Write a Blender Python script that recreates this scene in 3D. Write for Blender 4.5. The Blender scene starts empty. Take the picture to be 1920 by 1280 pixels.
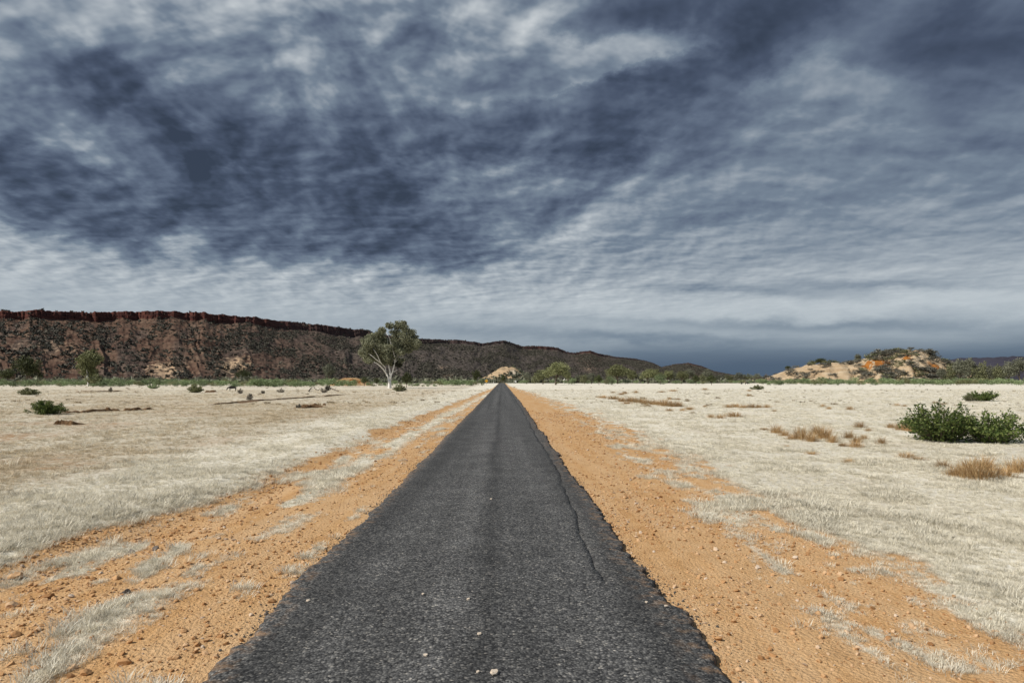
import bpy, bmesh, math, random
import numpy as np
from mathutils import Vector, Matrix, Euler

S = bpy.context.scene
COL = S.collection
PI = math.pi
rad = math.radians

# ---------------------------------------------------------------- camera
CAMZ, FPX = 2.0, 1280.0
YAW, PITCH = math.atan(19 / FPX), math.atan(72 / FPX)
cd = bpy.data.cameras.new('camera')
cd.sensor_width = 36.0
cd.lens = 24.0
cd.clip_start = 0.05
cd.clip_end = 60000.0
cam = bpy.data.objects.new('camera', cd)
cam.location = (0, 0, CAMZ)
cam.rotation_euler = (PI / 2 + PITCH, 0, -YAW)
COL.objects.link(cam)
S.camera = cam
CAMR = Euler((PI / 2 + PITCH, 0, -YAW)).to_matrix()


def ray(px, py):
    """direction through a pixel of the 1920 x 1280 photograph"""
    return CAMR @ Vector(((px - 960) / FPX, (640 - py) / FPX, -1.0))


def on_ground(px, py, z=0.0):
    d = ray(px, py)
    t = (z - CAMZ) / d.z
    return Vector((0, 0, CAMZ)) + d * t


def at(px, py, dist):
    d = ray(px, py)
    return Vector((0, 0, CAMZ)) + d * (dist / math.hypot(d.x, d.y))


# ---------------------------------------------------------------- exposure
S.view_settings.view_transform = 'Standard'
S.view_settings.look = 'None'
S.view_settings.exposure = 0.0
S.view_settings.gamma = 1.0
S.view_settings.use_curve_mapping = False
S.render.film_transparent = False
try:
    S.cycles.max_bounces = 6
    S.cycles.diffuse_bounces = 3
    S.cycles.transparent_max_bounces = 8
except Exception:
    pass

# ---------------------------------------------------------------- sun
SUN_EL, SUN_AZ = rad(44), rad(-112)         # azimuth from +Y towards +X: from the left, a little behind
sd = bpy.data.lights.new('sun', 'SUN')
sd.energy = 5.0
sd.angle = rad(0.6)
sd.color = (1.0, 0.945, 0.86)
sun = bpy.data.objects.new('sun', sd)
sv = Vector((math.cos(SUN_EL) * math.sin(SUN_AZ), math.cos(SUN_EL) * math.cos(SUN_AZ), math.sin(SUN_EL)))
sun.rotation_euler = sv.to_track_quat('Z', 'Y').to_euler()
COL.objects.link(sun)


# ---------------------------------------------------------------- node helper
class NT:
    def __init__(self, tree):
        self.t = tree
        self.t.nodes.clear()

    def n(self, typ, ins=None, **kw):
        nd = self.t.nodes.new(typ)
        for k, v in kw.items():
            setattr(nd, k, v)
        for k, v in (ins or {}).items():
            sock = nd.inputs[k]
            if isinstance(v, bpy.types.NodeSocket):
                self.t.links.new(v, sock)
            elif isinstance(v, bpy.types.Node):
                self.t.links.new(v.outputs[0], sock)
            else:
                if sock.type == 'RGBA' and len(v) == 3:
                    v = (*v, 1.0)
                sock.default_value = v
        return nd

    def m(self, op, a, b=0.0, c=0.0, clamp=False):
        return self.n('ShaderNodeMath', {0: a, 1: b, 2: c}, operation=op, use_clamp=clamp).outputs[0]

    def mix(self, f, a, b, blend='MIX'):
        nd = self.t.nodes.new('ShaderNodeMix')
        nd.data_type = 'RGBA'
        nd.blend_type = blend
        nd.clamp_factor = True
        for i, v in ((0, f), (6, a), (7, b)):
            if isinstance(v, bpy.types.NodeSocket):
                self.t.links.new(v, nd.inputs[i])
            else:
                nd.inputs[i].default_value = v if i == 0 or len(v) == 4 else (*v, 1.0)
        return nd.outputs[2]

    def ramp(self, f, stops, interp='LINEAR'):
        nd = self.t.nodes.new('ShaderNodeValToRGB')
        nd.color_ramp.interpolation = interp
        el = nd.color_ramp.elements
        while len(el) < len(stops):
            el.new(0.5)
        for e, (p, c) in zip(el, stops):
            e.position = p
            e.color = (c, c, c, 1) if isinstance(c, (int, float)) else (*c, 1)
        self.t.links.new(f, nd.inputs[0])
        return nd.outputs[0]

    def noise(self, vec, scale, detail=4.0, rough=0.55, dist=0.0, dims='3D', w=None):
        ins = {'Scale': scale, 'Detail': detail, 'Roughness': rough, 'Distortion': dist}
        nd = self.n('ShaderNodeTexNoise', ins, noise_dimensions=dims)
        if vec is not None:
            self.t.links.new(vec, nd.inputs['Vector'])
        if w is not None:
            nd.inputs['W'].default_value = w
        return nd.outputs[0]


# ---------------------------------------------------------------- sky
W = bpy.data.worlds.new('World')
S.world = W
W.use_nodes = True
nt = NT(W.node_tree)
tc = nt.n('ShaderNodeTexCoord')
sep = nt.n('ShaderNodeSeparateXYZ', {0: tc.outputs['Generated']})
X, Y, Z = sep.outputs
zc = nt.m('ADD', nt.m('MAXIMUM', Z, 0.0), 0.085)
pl = nt.n('ShaderNodeCombineXYZ', {0: nt.m('DIVIDE', X, zc), 1: nt.m('DIVIDE', Y, zc), 2: 0.0}).outputs[0]
az = nt.m('ARCTAN2', X, Y)
el = nt.m('ARCSINE', Z)
elp = nt.m('MAXIMUM', el, 0.0)

# two flat projections of the cloud deck: pl for the thin high ripples, pb (less foreshortened) for the thick lumpy cloud with height of its own
zb = nt.m('ADD', nt.m('MAXIMUM', Z, 0.0), 0.36)
pb = nt.n('ShaderNodeCombineXYZ', {0: nt.m('DIVIDE', X, zb), 1: nt.m('DIVIDE', Y, zb), 2: 0.0}).outputs[0]


def shift(v, d):
    return nt.n('ShaderNodeVectorMath', {0: v, 1: d}, operation='ADD').outputs[0]


def lumps(p, scale, off, step, detail=6.0, rough=0.54, dist=0.25):
    """cloud thickness and the relief light on its upper edges"""
    q = shift(p, off)
    a = nt.noise(q, scale, detail, rough, dist)
    b = nt.noise(shift(q, (-0.75 * step, -0.75 * step, 0.0)), scale, detail, rough, dist)
    return a, nt.m('SUBTRACT', a, b)


big, big_e = lumps(pb, 2.3, (3.3, 8.1, 0.0), 0.062, 5.0, 0.52, 0.7)
mid, mid_e = lumps(pb, 6.2, (1.3, 2.1, 4.0), 0.026, 4.0, 0.52)
rip, rip_e = lumps(pl, 5.5, (0.7, 5.2, 1.0), 0.045, 4.0, 0.52)
fin, fin_e = lumps(pb, 15.0, (6.3, 1.1, 2.0), 0.012, 3.0, 0.5)
wrp = nt.n('ShaderNodeTexNoise', {'Vector': pb, 'Scale': 4.5, 'Detail': 6.0, 'Roughness': 0.6}).outputs['Color']
ae = nt.n('ShaderNodeCombineXYZ', {0: az, 1: el, 2: 0.0}).outputs[0]
wv = nt.n('ShaderNodeVectorMath', {0: wrp, 1: (0.5, 0.5, 0.5)}, operation='SUBTRACT').outputs[0]
wv = nt.n('ShaderNodeVectorMath', {0: wv, 1: (0.26, 0.12, 0.0)}, operation='MULTIPLY').outputs[0]
aew = nt.n('ShaderNodeVectorMath', {0: ae, 1: wv}, operation='ADD').outputs[0]

# (px, py, rx, ry, rotation deg clockwise in the picture, amount)
DARK = [
    (520, 385, 260, 56, 9, 0.85), (680, 428, 140, 40, 3, 1.0), (640, 330, 190, 70, 0, 0.50), (120, 360, 190, 46, 17, 0.85), (290, 400, 120, 26, 8, 0.35),
    (430, 250, 300, 70, 12, 0.35), (970, 265, 150, 40, 2, 0.85), (1130, 190, 130, 30, -8, 0.50), (1060, 285, 120, 24, -4, 0.40), (1130, 125, 100, 40, -8, -0.45),
    (1410, 70, 190, 40, -24, 0.90), (1230, 15, 180, 36, 0, 0.60), (1800, 70, 190, 50, 10, 0.70), (1590, 20, 100, 36, 0, 0.40),
    (200, 160, 190, 40, 25, 0.30), (330, 50, 330, 70, 0, -0.35), (640, 70, 260, 70, 0, -0.45), (900, 90, 160, 60, 0, -0.30), (250, 270, 220, 24, 10, -0.35), (30, 200, 90, 60, 20, 0.45), (820, 180, 120, 50, 0, 0.40), (560, 150, 90, 30, 0, 0.30),
]
CLOUDS = [
    (1130, 130, 90, 42, -10, 0.20), (650, 60, 160, 46, 5, 0.10), (190, 70, 100, 40, -30, 0.08), (570, 110, 110, 32, 0, 0.08),
    (80, 268, 130, 16, 10, 0.20), (440, 222, 50, 22, 0, 0.10), (980, 60, 120, 50, 0, 0.10), (1600, 60, 130, 36, -25, 0.14),
    (190, 305, 230, 22, 14, 0.12), (960, 335, 120, 18, 8, 0.10), (1730, 388, 60, 12, -4, 0.16), (1850, 372, 120, 9, -8, -0.12), (1700, 300, 260, 90, 0, -0.05),
    (1350, 542, 130, 8, 3, -0.20), (1620, 530, 150, 6, 6, -0.14), (200, 500, 330, 60, 0, 0.04), (1640, 512, 200, 8, 0, 0.08), (1100, 560, 260, 30, 0, 0.07), (1700, 575, 380, 22, 0, 0.10),
    (1500, 612, 300, 7, 3, -0.16), (900, 615, 90, 7, 2, -0.12), (1200, 634, 200, 8, 1, -0.16),
]
# brightness against elevation, from the horizon up
e6 = nt.m('DIVIDE', elp, rad(60))
L = nt.ramp(e6, [(0.0, 0.59), (0.05, 0.69), (0.10, 0.74), (0.135, 0.69), (0.18, 0.60), (0.26, 0.52), (0.40, 0.49), (0.55, 0.49), (1.0, 0.50)], 'EASE')
hi = nt.ramp(e6, [(0.0, 0.0), (0.10, 0.10), (0.18, 0.40), (0.30, 1.0)])          # lumpy cloud overhead
lo = nt.ramp(e6, [(0.0, 0.03), (0.08, 0.12), (0.13, 0.75), (0.17, 1.0), (0.25, 0.75), (0.40, 0.25)])  # ripples lower down
right = nt.ramp(nt.m('ADD', az, 0.5), [(0.45, 1.0), (0.95, 0.45)])                # the deck is smoother to the right


def blob_at(px, py, rx, ry, rot, vec):
    d = ray(px, py).normalized()
    a0, e0 = math.atan2(d.x, d.y), math.asin(d.z)
    mp = nt.n('ShaderNodeMapping', {'Vector': vec, 'Location': (a0, e0, 0), 'Rotation': (0, 0, rad(-rot)),
                                    'Scale': (rx * 1.25 / FPX * math.cos(a0) ** 1.2, ry * 1.25 / FPX, 1)}, vector_type='TEXTURE').outputs[0]
    dd = nt.n('ShaderNodeVectorMath', {0: mp, 1: mp}, operation='DOT_PRODUCT').outputs['Value']
    return nt.m('EXPONENT', nt.m('MULTIPLY', dd, -1.0))


D = nt.m('MULTIPLY', hi, 0.03)
for (px, py, rx, ry, rot, amt) in DARK:
    D = nt.m('MULTIPLY_ADD', blob_at(px, py, rx, ry, rot, aew), amt, D)
D = nt.m('ADD', D, nt.m('MULTIPLY', nt.m('ADD', nt.m('MULTIPLY', nt.m('SUBTRACT', big, 0.5), 1.0), nt.m('MULTIPLY', nt.m('SUBTRACT', mid, 0.5), 0.7)), nt.m('MAXIMUM', hi, 0.25)))
Dm = nt.ramp(D, [(0.14, 0.0), (0.40, 0.55), (0.80, 0.96), (1.0, 1.0)])
L = nt.m('MULTIPLY_ADD', Dm, -0.37, L)
for tex, amp, where in ((big_e, 2.0, hi), (mid_e, 1.25, hi), (fin_e, 0.30, hi), (fin, 0.08, hi), (mid_e, 0.55, lo), (rip_e, 0.75, lo), (rip, -0.16, lo), (fin_e, 0.20, lo)):
    if tex in (big, mid, rip, fin):
        tex = nt.m('SUBTRACT', tex, 0.5)
    L = nt.m('ADD', L, nt.m('MULTIPLY', nt.m('MULTIPLY', tex, amp), nt.m('MULTIPLY', where, right)))
aes = nt.n('ShaderNodeMix', {0: 0.25, 4: ae, 5: aew}, data_type='VECTOR').outputs[1]
for (px, py, rx, ry, rot, amt) in CLOUDS:
    L = nt.m('MULTIPLY_ADD', blob_at(px, py, rx, ry, rot, aew if ry > 14 else aes), amt, L)
# the smooth slate-blue rain strip low on the right
strip = nt.m('MULTIPLY', nt.ramp(nt.m('ADD', el, nt.m('MULTIPLY', nt.m('SUBTRACT', nt.noise(nt.n('ShaderNodeVectorMath', {0: ae, 1: (2.5, 22.0, 1.0)}, operation='MULTIPLY').outputs[0], 1.6, 4.0), 0.5), 0.02)), [(0.018, 1.0), (0.058, 0.0)]),
             nt.ramp(nt.m('ADD', az, 0.5), [(0.42, 0.0), (0.70, 1.0)]))
L = nt.m('MULTIPLY_ADD', strip, -0.30, L)
ccol = nt.ramp(L, [(0.0, (0.034, 0.047, 0.076)), (0.18, (0.063, 0.084, 0.133)), (0.36, (0.114, 0.147, 0.211)), (0.52, (0.180, 0.228, 0.292)),
                   (0.70, (0.350, 0.396, 0.444)), (0.86, (0.530, 0.570, 0.600)), (1.0, (0.74, 0.76, 0.78))])
low = nt.ramp(e6, [(0.0, 1.0), (0.06, 0.75), (0.13, 0.2), (0.3, 0.0)])
ccol = nt.mix(nt.m('MULTIPLY', strip, 0.75), ccol, (0.062, 0.104, 0.165))
ccol = nt.mix(nt.m('MULTIPLY', low, 0.25), ccol, nt.mix(1.0, ccol, (0.88, 1.06, 1.13), 'MULTIPLY'))
skyt = nt.n('ShaderNodeTexSky', sky_type='NISHITA', sun_disc=False, sun_elevation=SUN_EL, sun_rotation=SUN_AZ)
bsky = nt.n('ShaderNodeBackground', {'Color': skyt.outputs[0], 'Strength': 0.08})
bcl = nt.n('ShaderNodeBackground', {'Color': ccol, 'Strength': 1.0})
mx = nt.n('ShaderNodeMixShader', {0: 0.95, 1: bsky.outputs[0], 2: bcl.outputs[0]})
nt.n('ShaderNodeOutputWorld', {'Surface': mx.outputs[0]})


# ---------------------------------------------------------------- numpy noise
def _h(ix, iy, s):
    n = (ix.astype(np.int64) * 374761393 + iy.astype(np.int64) * 668265263 + s * 1442695041) & 0xFFFFFFFF
    n = ((n ^ (n >> 13)) * 1274126177) & 0xFFFFFFFF
    n = (n ^ (n >> 16)) & 0xFFFFFFFF
    return n.astype(np.float64) / 4294967295.0


def vn(x, y, s=0):
    x = np.asarray(x, float)
    y = np.asarray(y, float)
    ix, iy = np.floor(x), np.floor(y)
    fx, fy = x - ix, y - iy
    fx, fy = fx * fx * (3 - 2 * fx), fy * fy * (3 - 2 * fy)
    a, b = _h(ix, iy, s), _h(ix + 1, iy, s)
    c, d = _h(ix, iy + 1, s), _h(ix + 1, iy + 1, s)
    return (a + (b - a) * fx) * (1 - fy) + (c + (d - c) * fx) * fy


def fbm(x, y, s=0, o=4, g=0.5):
    t, a, n = 0.0, 1.0, 0.0
    for k in range(o):
        t = t + a * vn(x * 2 ** k + 17.3 * k, y * 2 ** k - 9.1 * k, s + k)
        n += a
        a *= g
    return t / n


def ss(a, b, x):
    t = np.clip((np.asarray(x, float) - a) / (b - a), 0, 1)
    return t * t * (3 - 2 * t)


# ---------------------------------------------------------------- mesh helpers
def mesh(name, verts, faces, mats=(), smooth=False, mi=None):
    me = bpy.data.meshes.new(name)
    if isinstance(faces, np.ndarray):
        n, k = faces.shape
        v = np.asarray(verts, np.float32)
        me.vertices.add(len(v))
        me.vertices.foreach_set('co', v.ravel())
        me.loops.add(n * k)
        me.loops.foreach_set('vertex_index', faces.ravel().astype(np.int32))
        me.polygons.add(n)
        me.polygons.foreach_set('loop_start', np.arange(0, n * k, k, dtype=np.int32))
        me.update(calc_edges=True)
    else:
        me.from_pydata([tuple(v) for v in verts], [], [tuple(f) for f in faces])
        me.update()
    for m in mats:
        me.materials.append(m)
    if mi is not None:
        me.polygons.foreach_set('material_index', np.asarray(mi, np.int32))
    if smooth:
        me.polygons.foreach_set('use_smooth', np.ones(len(me.polygons), bool))
    return me


def obj(name, me, parent=None, loc=(0, 0, 0), rz=0.0, sc=1.0, **props):
    o = bpy.data.objects.new(name, me)
    COL.objects.link(o)
    o.location = loc
    o.rotation_euler = (0, 0, rz)
    o.scale = (sc, sc, sc) if isinstance(sc, (int, float)) else sc
    if parent is not None:
        o.parent = parent
    for k, v in props.items():
        if v is not None:
            o[k] = v
    return o


def tag(o, label=None, category=None, group=None, kind=None):
    for k, v in (('label', label), ('category', category), ('group', group), ('kind', kind)):
        if v:
            o[k] = v
    return o


def attr(me, name, typ, arr, dom='POINT'):
    a = me.attributes.new(name, typ, dom)
    key = {'FLOAT': 'value', 'INT': 'value', 'FLOAT_VECTOR': 'vector'}[typ]
    a.data.foreach_set(key, np.ascontiguousarray(arr).ravel())


def tube(points, radii, sides=7, seed=0):
    """tapered limb as verts and quads"""
    V, Fc = [], []
    pts = [Vector(p) for p in points]
    rng = random.Random(seed)
    for i, p in enumerate(pts):
        d = (pts[min(i + 1, len(pts) - 1)] - pts[max(i - 1, 0)]).normalized()
        a = d.cross(Vector((0.31, 0.9, 0.2))).normalized()
        b = d.cross(a)
        for k in range(sides):
            an = 2 * PI * k / sides
            r = radii[i] * (1 + 0.10 * (rng.random() - 0.5))
            V.append(p + (a * math.cos(an) + b * math.sin(an)) * r)
    for i in range(len(pts) - 1):
        for k in range(sides):
            k2 = (k + 1) % sides
            Fc.append((i * sides + k, i * sides + k2, (i + 1) * sides + k2, (i + 1) * sides + k))
    Fc.append(tuple(range((len(pts) - 1) * sides, len(pts) * sides)))
    return V, Fc


def join(parts):
    V, Fc = [], []
    for v, f in parts:
        o = len(V)
        V += list(v)
        Fc += [tuple(i + o for i in q) for q in f]
    return V, Fc


def leaves(rng, pts, length, width, up=0.0, out=None, droop=0.0, jl=0.4):
    """one bent-free leaf quad (a kite) at each point; numpy arrays of verts and quads"""
    n = len(pts)
    d = rng.normal(size=(n, 3))
    if out is not None:
        d = d * 0.75 + out * 0.8
    d[:, 2] += up - droop
    d /= np.linalg.norm(d, axis=1)[:, None] + 1e-9
    s = np.cross(d, rng.normal(size=(n, 3)))
    s /= np.linalg.norm(s, axis=1)[:, None] + 1e-9
    ln = (length * (1 + jl * (rng.random(n) - 0.5) * 2))[:, None]
    wd = (width * (1 + jl * (rng.random(n) - 0.5) * 2))[:, None] * 0.5
    nrm = np.cross(d, s) * ln * 0.12
    a = pts - d * ln * 0.5
    c = pts + d * ln * 0.5
    b = pts + s * wd + nrm
    e = pts - s * wd + nrm
    v = np.stack([a, b, c, e], 1).reshape(-1, 3)
    f = np.arange(n * 4, dtype=np.int32).reshape(-1, 4)
    return v, f


def clump_pts(rng, clumps, n, hollow=0.45):
    """points through ellipsoid clumps (cx, cy, cz, rx, ry, rz); denser towards the skin"""
    w = np.array([c[3] * c[4] + c[4] * c[5] for c in clumps], float)
    k = rng.choice(len(clumps), n, p=w / w.sum())
    C = np.array(clumps, float)[k]
    u = rng.normal(size=(n, 3))
    u /= np.linalg.norm(u, axis=1)[:, None]
    r = (hollow + (1 - hollow) * rng.random(n) ** 0.6) * (1 + 0.12 * rng.normal(size=n))
    return C[:, :3] + u * r[:, None] * C[:, 3:6], u


# ---------------------------------------------------------------- materials
def material(name):
    m = bpy.data.materials.new(name)
    m.use_nodes = True
    t = NT(m.node_tree)
    return m, t


def finish(t, color, rough=0.9, normal=None, spec=0.15, trans=None):
    ins = {'Base Color': color, 'Roughness': rough, 'Specular IOR Level': spec}
    if normal is not None:
        ins['Normal'] = normal
    b = t.n('ShaderNodeBsdfPrincipled', ins).outputs[0]
    if trans is not None:
        tr = t.n('ShaderNodeBsdfTranslucent', {'Color': color}).outputs[0]
        b = t.n('ShaderNodeMixShader', {0: trans, 1: b, 2: tr}).outputs[0]
    t.n('ShaderNodeOutputMaterial', {'Surface': b})


def leaf_mat(name, c1, c2, c3, trans=0.18, lo=0.75, span=0.5):
    m, t = material(name)
    geo = t.n('ShaderNodeNewGeometry').outputs['Random Per Island']
    oi = t.n('ShaderNodeObjectInfo').outputs['Random']
    col = t.ramp(geo, [(0.0, c1), (0.55, c2), (1.0, c3)])
    k = t.m('MULTIPLY_ADD', oi, span, lo)
    col = t.mix(1.0, col, t.n('ShaderNodeCombineXYZ', {0: k, 1: k, 2: k}).outputs[0], 'MULTIPLY')
    finish(t, col, 0.65, None, 0.25, trans)
    return m


def plain_mat(name, c1, c2, scale=6.0, rough=0.85, bump=0.0, spec=0.2):
    m, t = material(name)
    co = t.n('ShaderNodeTexCoord').outputs['Object']
    nz = t.noise(co, scale, 5.0, 0.6)
    nrm = None
    if bump:
        nrm = t.n('ShaderNodeBump', {'Strength': bump, 'Distance': 0.02, 'Height': nz}).outputs[0]
    finish(t, t.mix(t.ramp(nz, [(0.35, 0.0), (0.65, 1.0)]), c1, c2), rough, nrm, spec)
    return m


M_GUM = leaf_mat('gum_leaf', (0.115, 0.122, 0.070), (0.205, 0.212, 0.135), (0.33, 0.33, 0.23), 0.25)
M_MISTLE = leaf_mat('mistletoe_leaf', (0.030, 0.030, 0.020), (0.045, 0.045, 0.028), (0.06, 0.06, 0.035))
M_TREE = leaf_mat('tree_leaf', (0.100, 0.110, 0.048), (0.185, 0.195, 0.090), (0.29, 0.295, 0.15))
M_GREYTREE = leaf_mat('grey_tree_leaf', (0.090, 0.095, 0.065), (0.160, 0.165, 0.115), (0.26, 0.265, 0.195))
M_DARKTREE = leaf_mat('dark_tree_leaf', (0.038, 0.048, 0.018), (0.068, 0.080, 0.030), (0.13, 0.145, 0.06))
M_BAND = leaf_mat('band_shrub_leaf', (0.100, 0.150, 0.062), (0.205, 0.265, 0.125), (0.32, 0.375, 0.215))
M_BUSH = leaf_mat('near_bush_leaf', (0.036, 0.066, 0.018), (0.105, 0.150, 0.038), (0.27, 0.32, 0.10), 0.28)
M_OLIVE = leaf_mat('olive_shrub_leaf', (0.090, 0.098, 0.045), (0.165, 0.172, 0.085), (0.26, 0.26, 0.15))
M_SALT = leaf_mat('saltbush_leaf', (0.080, 0.078, 0.062), (0.150, 0.146, 0.118), (0.25, 0.243, 0.20), 0.15)
M_DRYSHRUB = leaf_mat('dry_shrub_twig', (0.13, 0.11, 0.085), (0.19, 0.17, 0.135), (0.27, 0.245, 0.20), 0.05)
M_GOLD = leaf_mat('golden_grass_blade', (0.29, 0.165, 0.065), (0.46, 0.305, 0.145), (0.62, 0.47, 0.265), 0.2)
M_PALEGRASS = leaf_mat('pale_grass_blade', (0.58, 0.53, 0.415), (0.76, 0.71, 0.585), (0.88, 0.845, 0.73), 0.25, 0.75, 0.35)
M_TANGRASS = leaf_mat('tan_grass_blade', (0.40, 0.32, 0.21), (0.56, 0.47, 0.33), (0.70, 0.61, 0.46), 0.2)
M_SCRUB = leaf_mat('hill_scrub_leaf', (0.045, 0.042, 0.032), (0.085, 0.080, 0.062), (0.17, 0.155, 0.12), 0.05, 0.4, 1.3)
M_WHITEBARK = plain_mat('white_bark', (0.80, 0.78, 0.74), (0.66, 0.63, 0.58), 2.5, 0.7, 0.3)
M_BARK = plain_mat('grey_brown_bark', (0.10, 0.08, 0.06), (0.17, 0.14, 0.11), 4.0, 0.9, 0.4)
M_DEAD = plain_mat('dead_wood', (0.10, 0.075, 0.055), (0.06, 0.045, 0.035), 5.0, 0.9, 0.3)
M_COW = plain_mat('black_hide', (0.012, 0.011, 0.010), (0.022, 0.018, 0.015), 3.0, 0.6, 0.0)
M_WHITE = plain_mat('white_paint', (0.80, 0.80, 0.78), (0.70, 0.69, 0.66), 8.0, 0.5)
M_YELLOW = plain_mat('yellow_sign_face', (0.80, 0.42, 0.02), (0.72, 0.36, 0.02), 5.0, 0.5)
M_BLACK = plain_mat('black_print', (0.02, 0.02, 0.02), (0.03, 0.03, 0.03), 5.0, 0.6)
M_STEEL = plain_mat('galvanised_post', (0.35, 0.35, 0.35), (0.28, 0.28, 0.28), 9.0, 0.5)
M_EARTH = plain_mat('bare_brown_earth', (0.20, 0.12, 0.06), (0.11, 0.065, 0.035), 6.0, 0.95, 0.5)


def stone_mat():
    m, t = material('gravel_stone')
    oi = t.n('ShaderNodeObjectInfo').outputs['Random']
    co = t.n('ShaderNodeTexCoord').outputs['Object']
    c = t.ramp(oi, [(0.0, (0.28, 0.145, 0.06)), (0.30, (0.42, 0.245, 0.115)), (0.62, (0.53, 0.335, 0.175)), (0.88, (0.60, 0.43, 0.27)), (0.97, (0.60, 0.53, 0.44)), (1.0, (0.22, 0.15, 0.10))])
    nz = t.noise(co, 3.0, 4.0)
    c = t.mix(t.m('MULTIPLY', nz, 0.5), c, (0.33, 0.17, 0.08))
    finish(t, c, 0.9, None, 0.1)
    return m


M_STONE = stone_mat()


def ground_mat():
    m, t = material('ground_dry_grass_and_dirt')
    co = t.n('ShaderNodeTexCoord').outputs['Object']
    g = t.n('ShaderNodeAttribute', attribute_name='grass').outputs['Fac']
    tn = t.n('ShaderNodeAttribute', attribute_name='tan').outputs['Fac']
    br = t.n('ShaderNodeAttribute', attribute_name='bare').outputs['Fac']
    fine = t.noise(co, 38.0, 5.0, 0.65)
    midn = t.noise(co, 3.2, 5.0, 0.6)
    larg = t.noise(co, 0.22, 5.0, 0.6)
    peb = t.n('ShaderNodeTexVoronoi', {'Vector': co, 'Scale': 30.0, 'Randomness': 1.0}, feature='F1')
    peb2 = t.n('ShaderNodeTexVoronoi', {'Vector': co, 'Scale': 75.0, 'Randomness': 1.0}, feature='F1')
    # dirt
    dirt = t.ramp(midn, [(0.25, (0.39, 0.220, 0.094)), (0.5, (0.485, 0.290, 0.134)), (0.75, (0.545, 0.355, 0.187))])
    rut = t.noise(t.n('ShaderNodeMapping', {'Vector': co, 'Scale': (1.0, 0.06, 1.0)}).outputs[0], 2.4, 5.0, 0.6)
    dirt = t.mix(t.m('MULTIPLY', t.ramp(rut, [(0.42, 0.0), (0.62, 1.0)]), 0.55), dirt, (0.54, 0.375, 0.22))
    dirt = t.mix(t.m('MULTIPLY', t.ramp(rut, [(0.30, 1.0), (0.42, 0.0)]), 0.5), dirt, (0.42, 0.235, 0.10))
    dirt = t.mix(t.m('MULTIPLY', t.ramp(fine, [(0.35, 1.0), (0.5, 0.0)]), 0.4), dirt, (0.33, 0.19, 0.09))
    dirt = t.mix(t.m('MULTIPLY', t.ramp(fine, [(0.55, 0.0), (0.72, 1.0)]), 0.45), dirt, (0.68, 0.46, 0.27))
    pc = t.n('ShaderNodeSeparateColor', {0: peb.outputs['Color']}).outputs[0]
    dirt = t.mix(t.m('MULTIPLY', t.ramp(pc, [(0.62, 0.0), (0.95, 0.7)]), t.ramp(peb.outputs['Distance'], [(0.25, 1.0), (0.42, 0.0)])), dirt, (0.66, 0.42, 0.22))
    # thin dry grass litter over pale soil
    streak = t.noise(co, 11.0, 8.0, 0.72)
    pale = t.ramp(streak, [(0.33, (0.47, 0.42, 0.33)), (0.47, (0.67, 0.625, 0.52)), (0.62, (0.80, 0.765, 0.67))])
    pale = t.mix(t.m('MULTIPLY', t.ramp(larg, [(0.42, 0.0), (0.62, 1.0)]), 0.55), pale, (0.50, 0.47, 0.40))
    tan = t.ramp(streak, [(0.33, (0.25, 0.20, 0.135)), (0.48, (0.45, 0.385, 0.285)), (0.64, (0.60, 0.54, 0.425))])
    veg = t.mix(tn, pale, tan)
    veg = t.mix(t.m('MULTIPLY', br, t.ramp(midn, [(0.40, 0.0), (0.56, 1.0)])), veg, (0.30, 0.175, 0.085))
    mask = t.m('ADD', g, t.m('MULTIPLY', t.m('SUBTRACT', fine, 0.5), 0.9))
    col = t.mix(t.ramp(mask, [(0.50, 0.0), (0.85, 1.0)]), dirt, veg)
    h = t.m('ADD', t.m('MULTIPLY', fine, 0.9), t.m('MULTIPLY', t.m('SUBTRACT', 1.0, peb.outputs['Distance']), 0.9))
    h = t.m('ADD', h, t.m('MULTIPLY', t.m('SUBTRACT', 1.0, peb2.outputs['Distance']), 0.4))
    h = t.m('ADD', h, t.m('MULTIPLY', midn, 0.8))
    nrm = t.n('ShaderNodeBump', {'Strength': 0.8, 'Distance': 0.018, 'Height': h}).outputs[0]
    finish(t, col, 0.95, nrm, 0.05)
    return m


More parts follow.
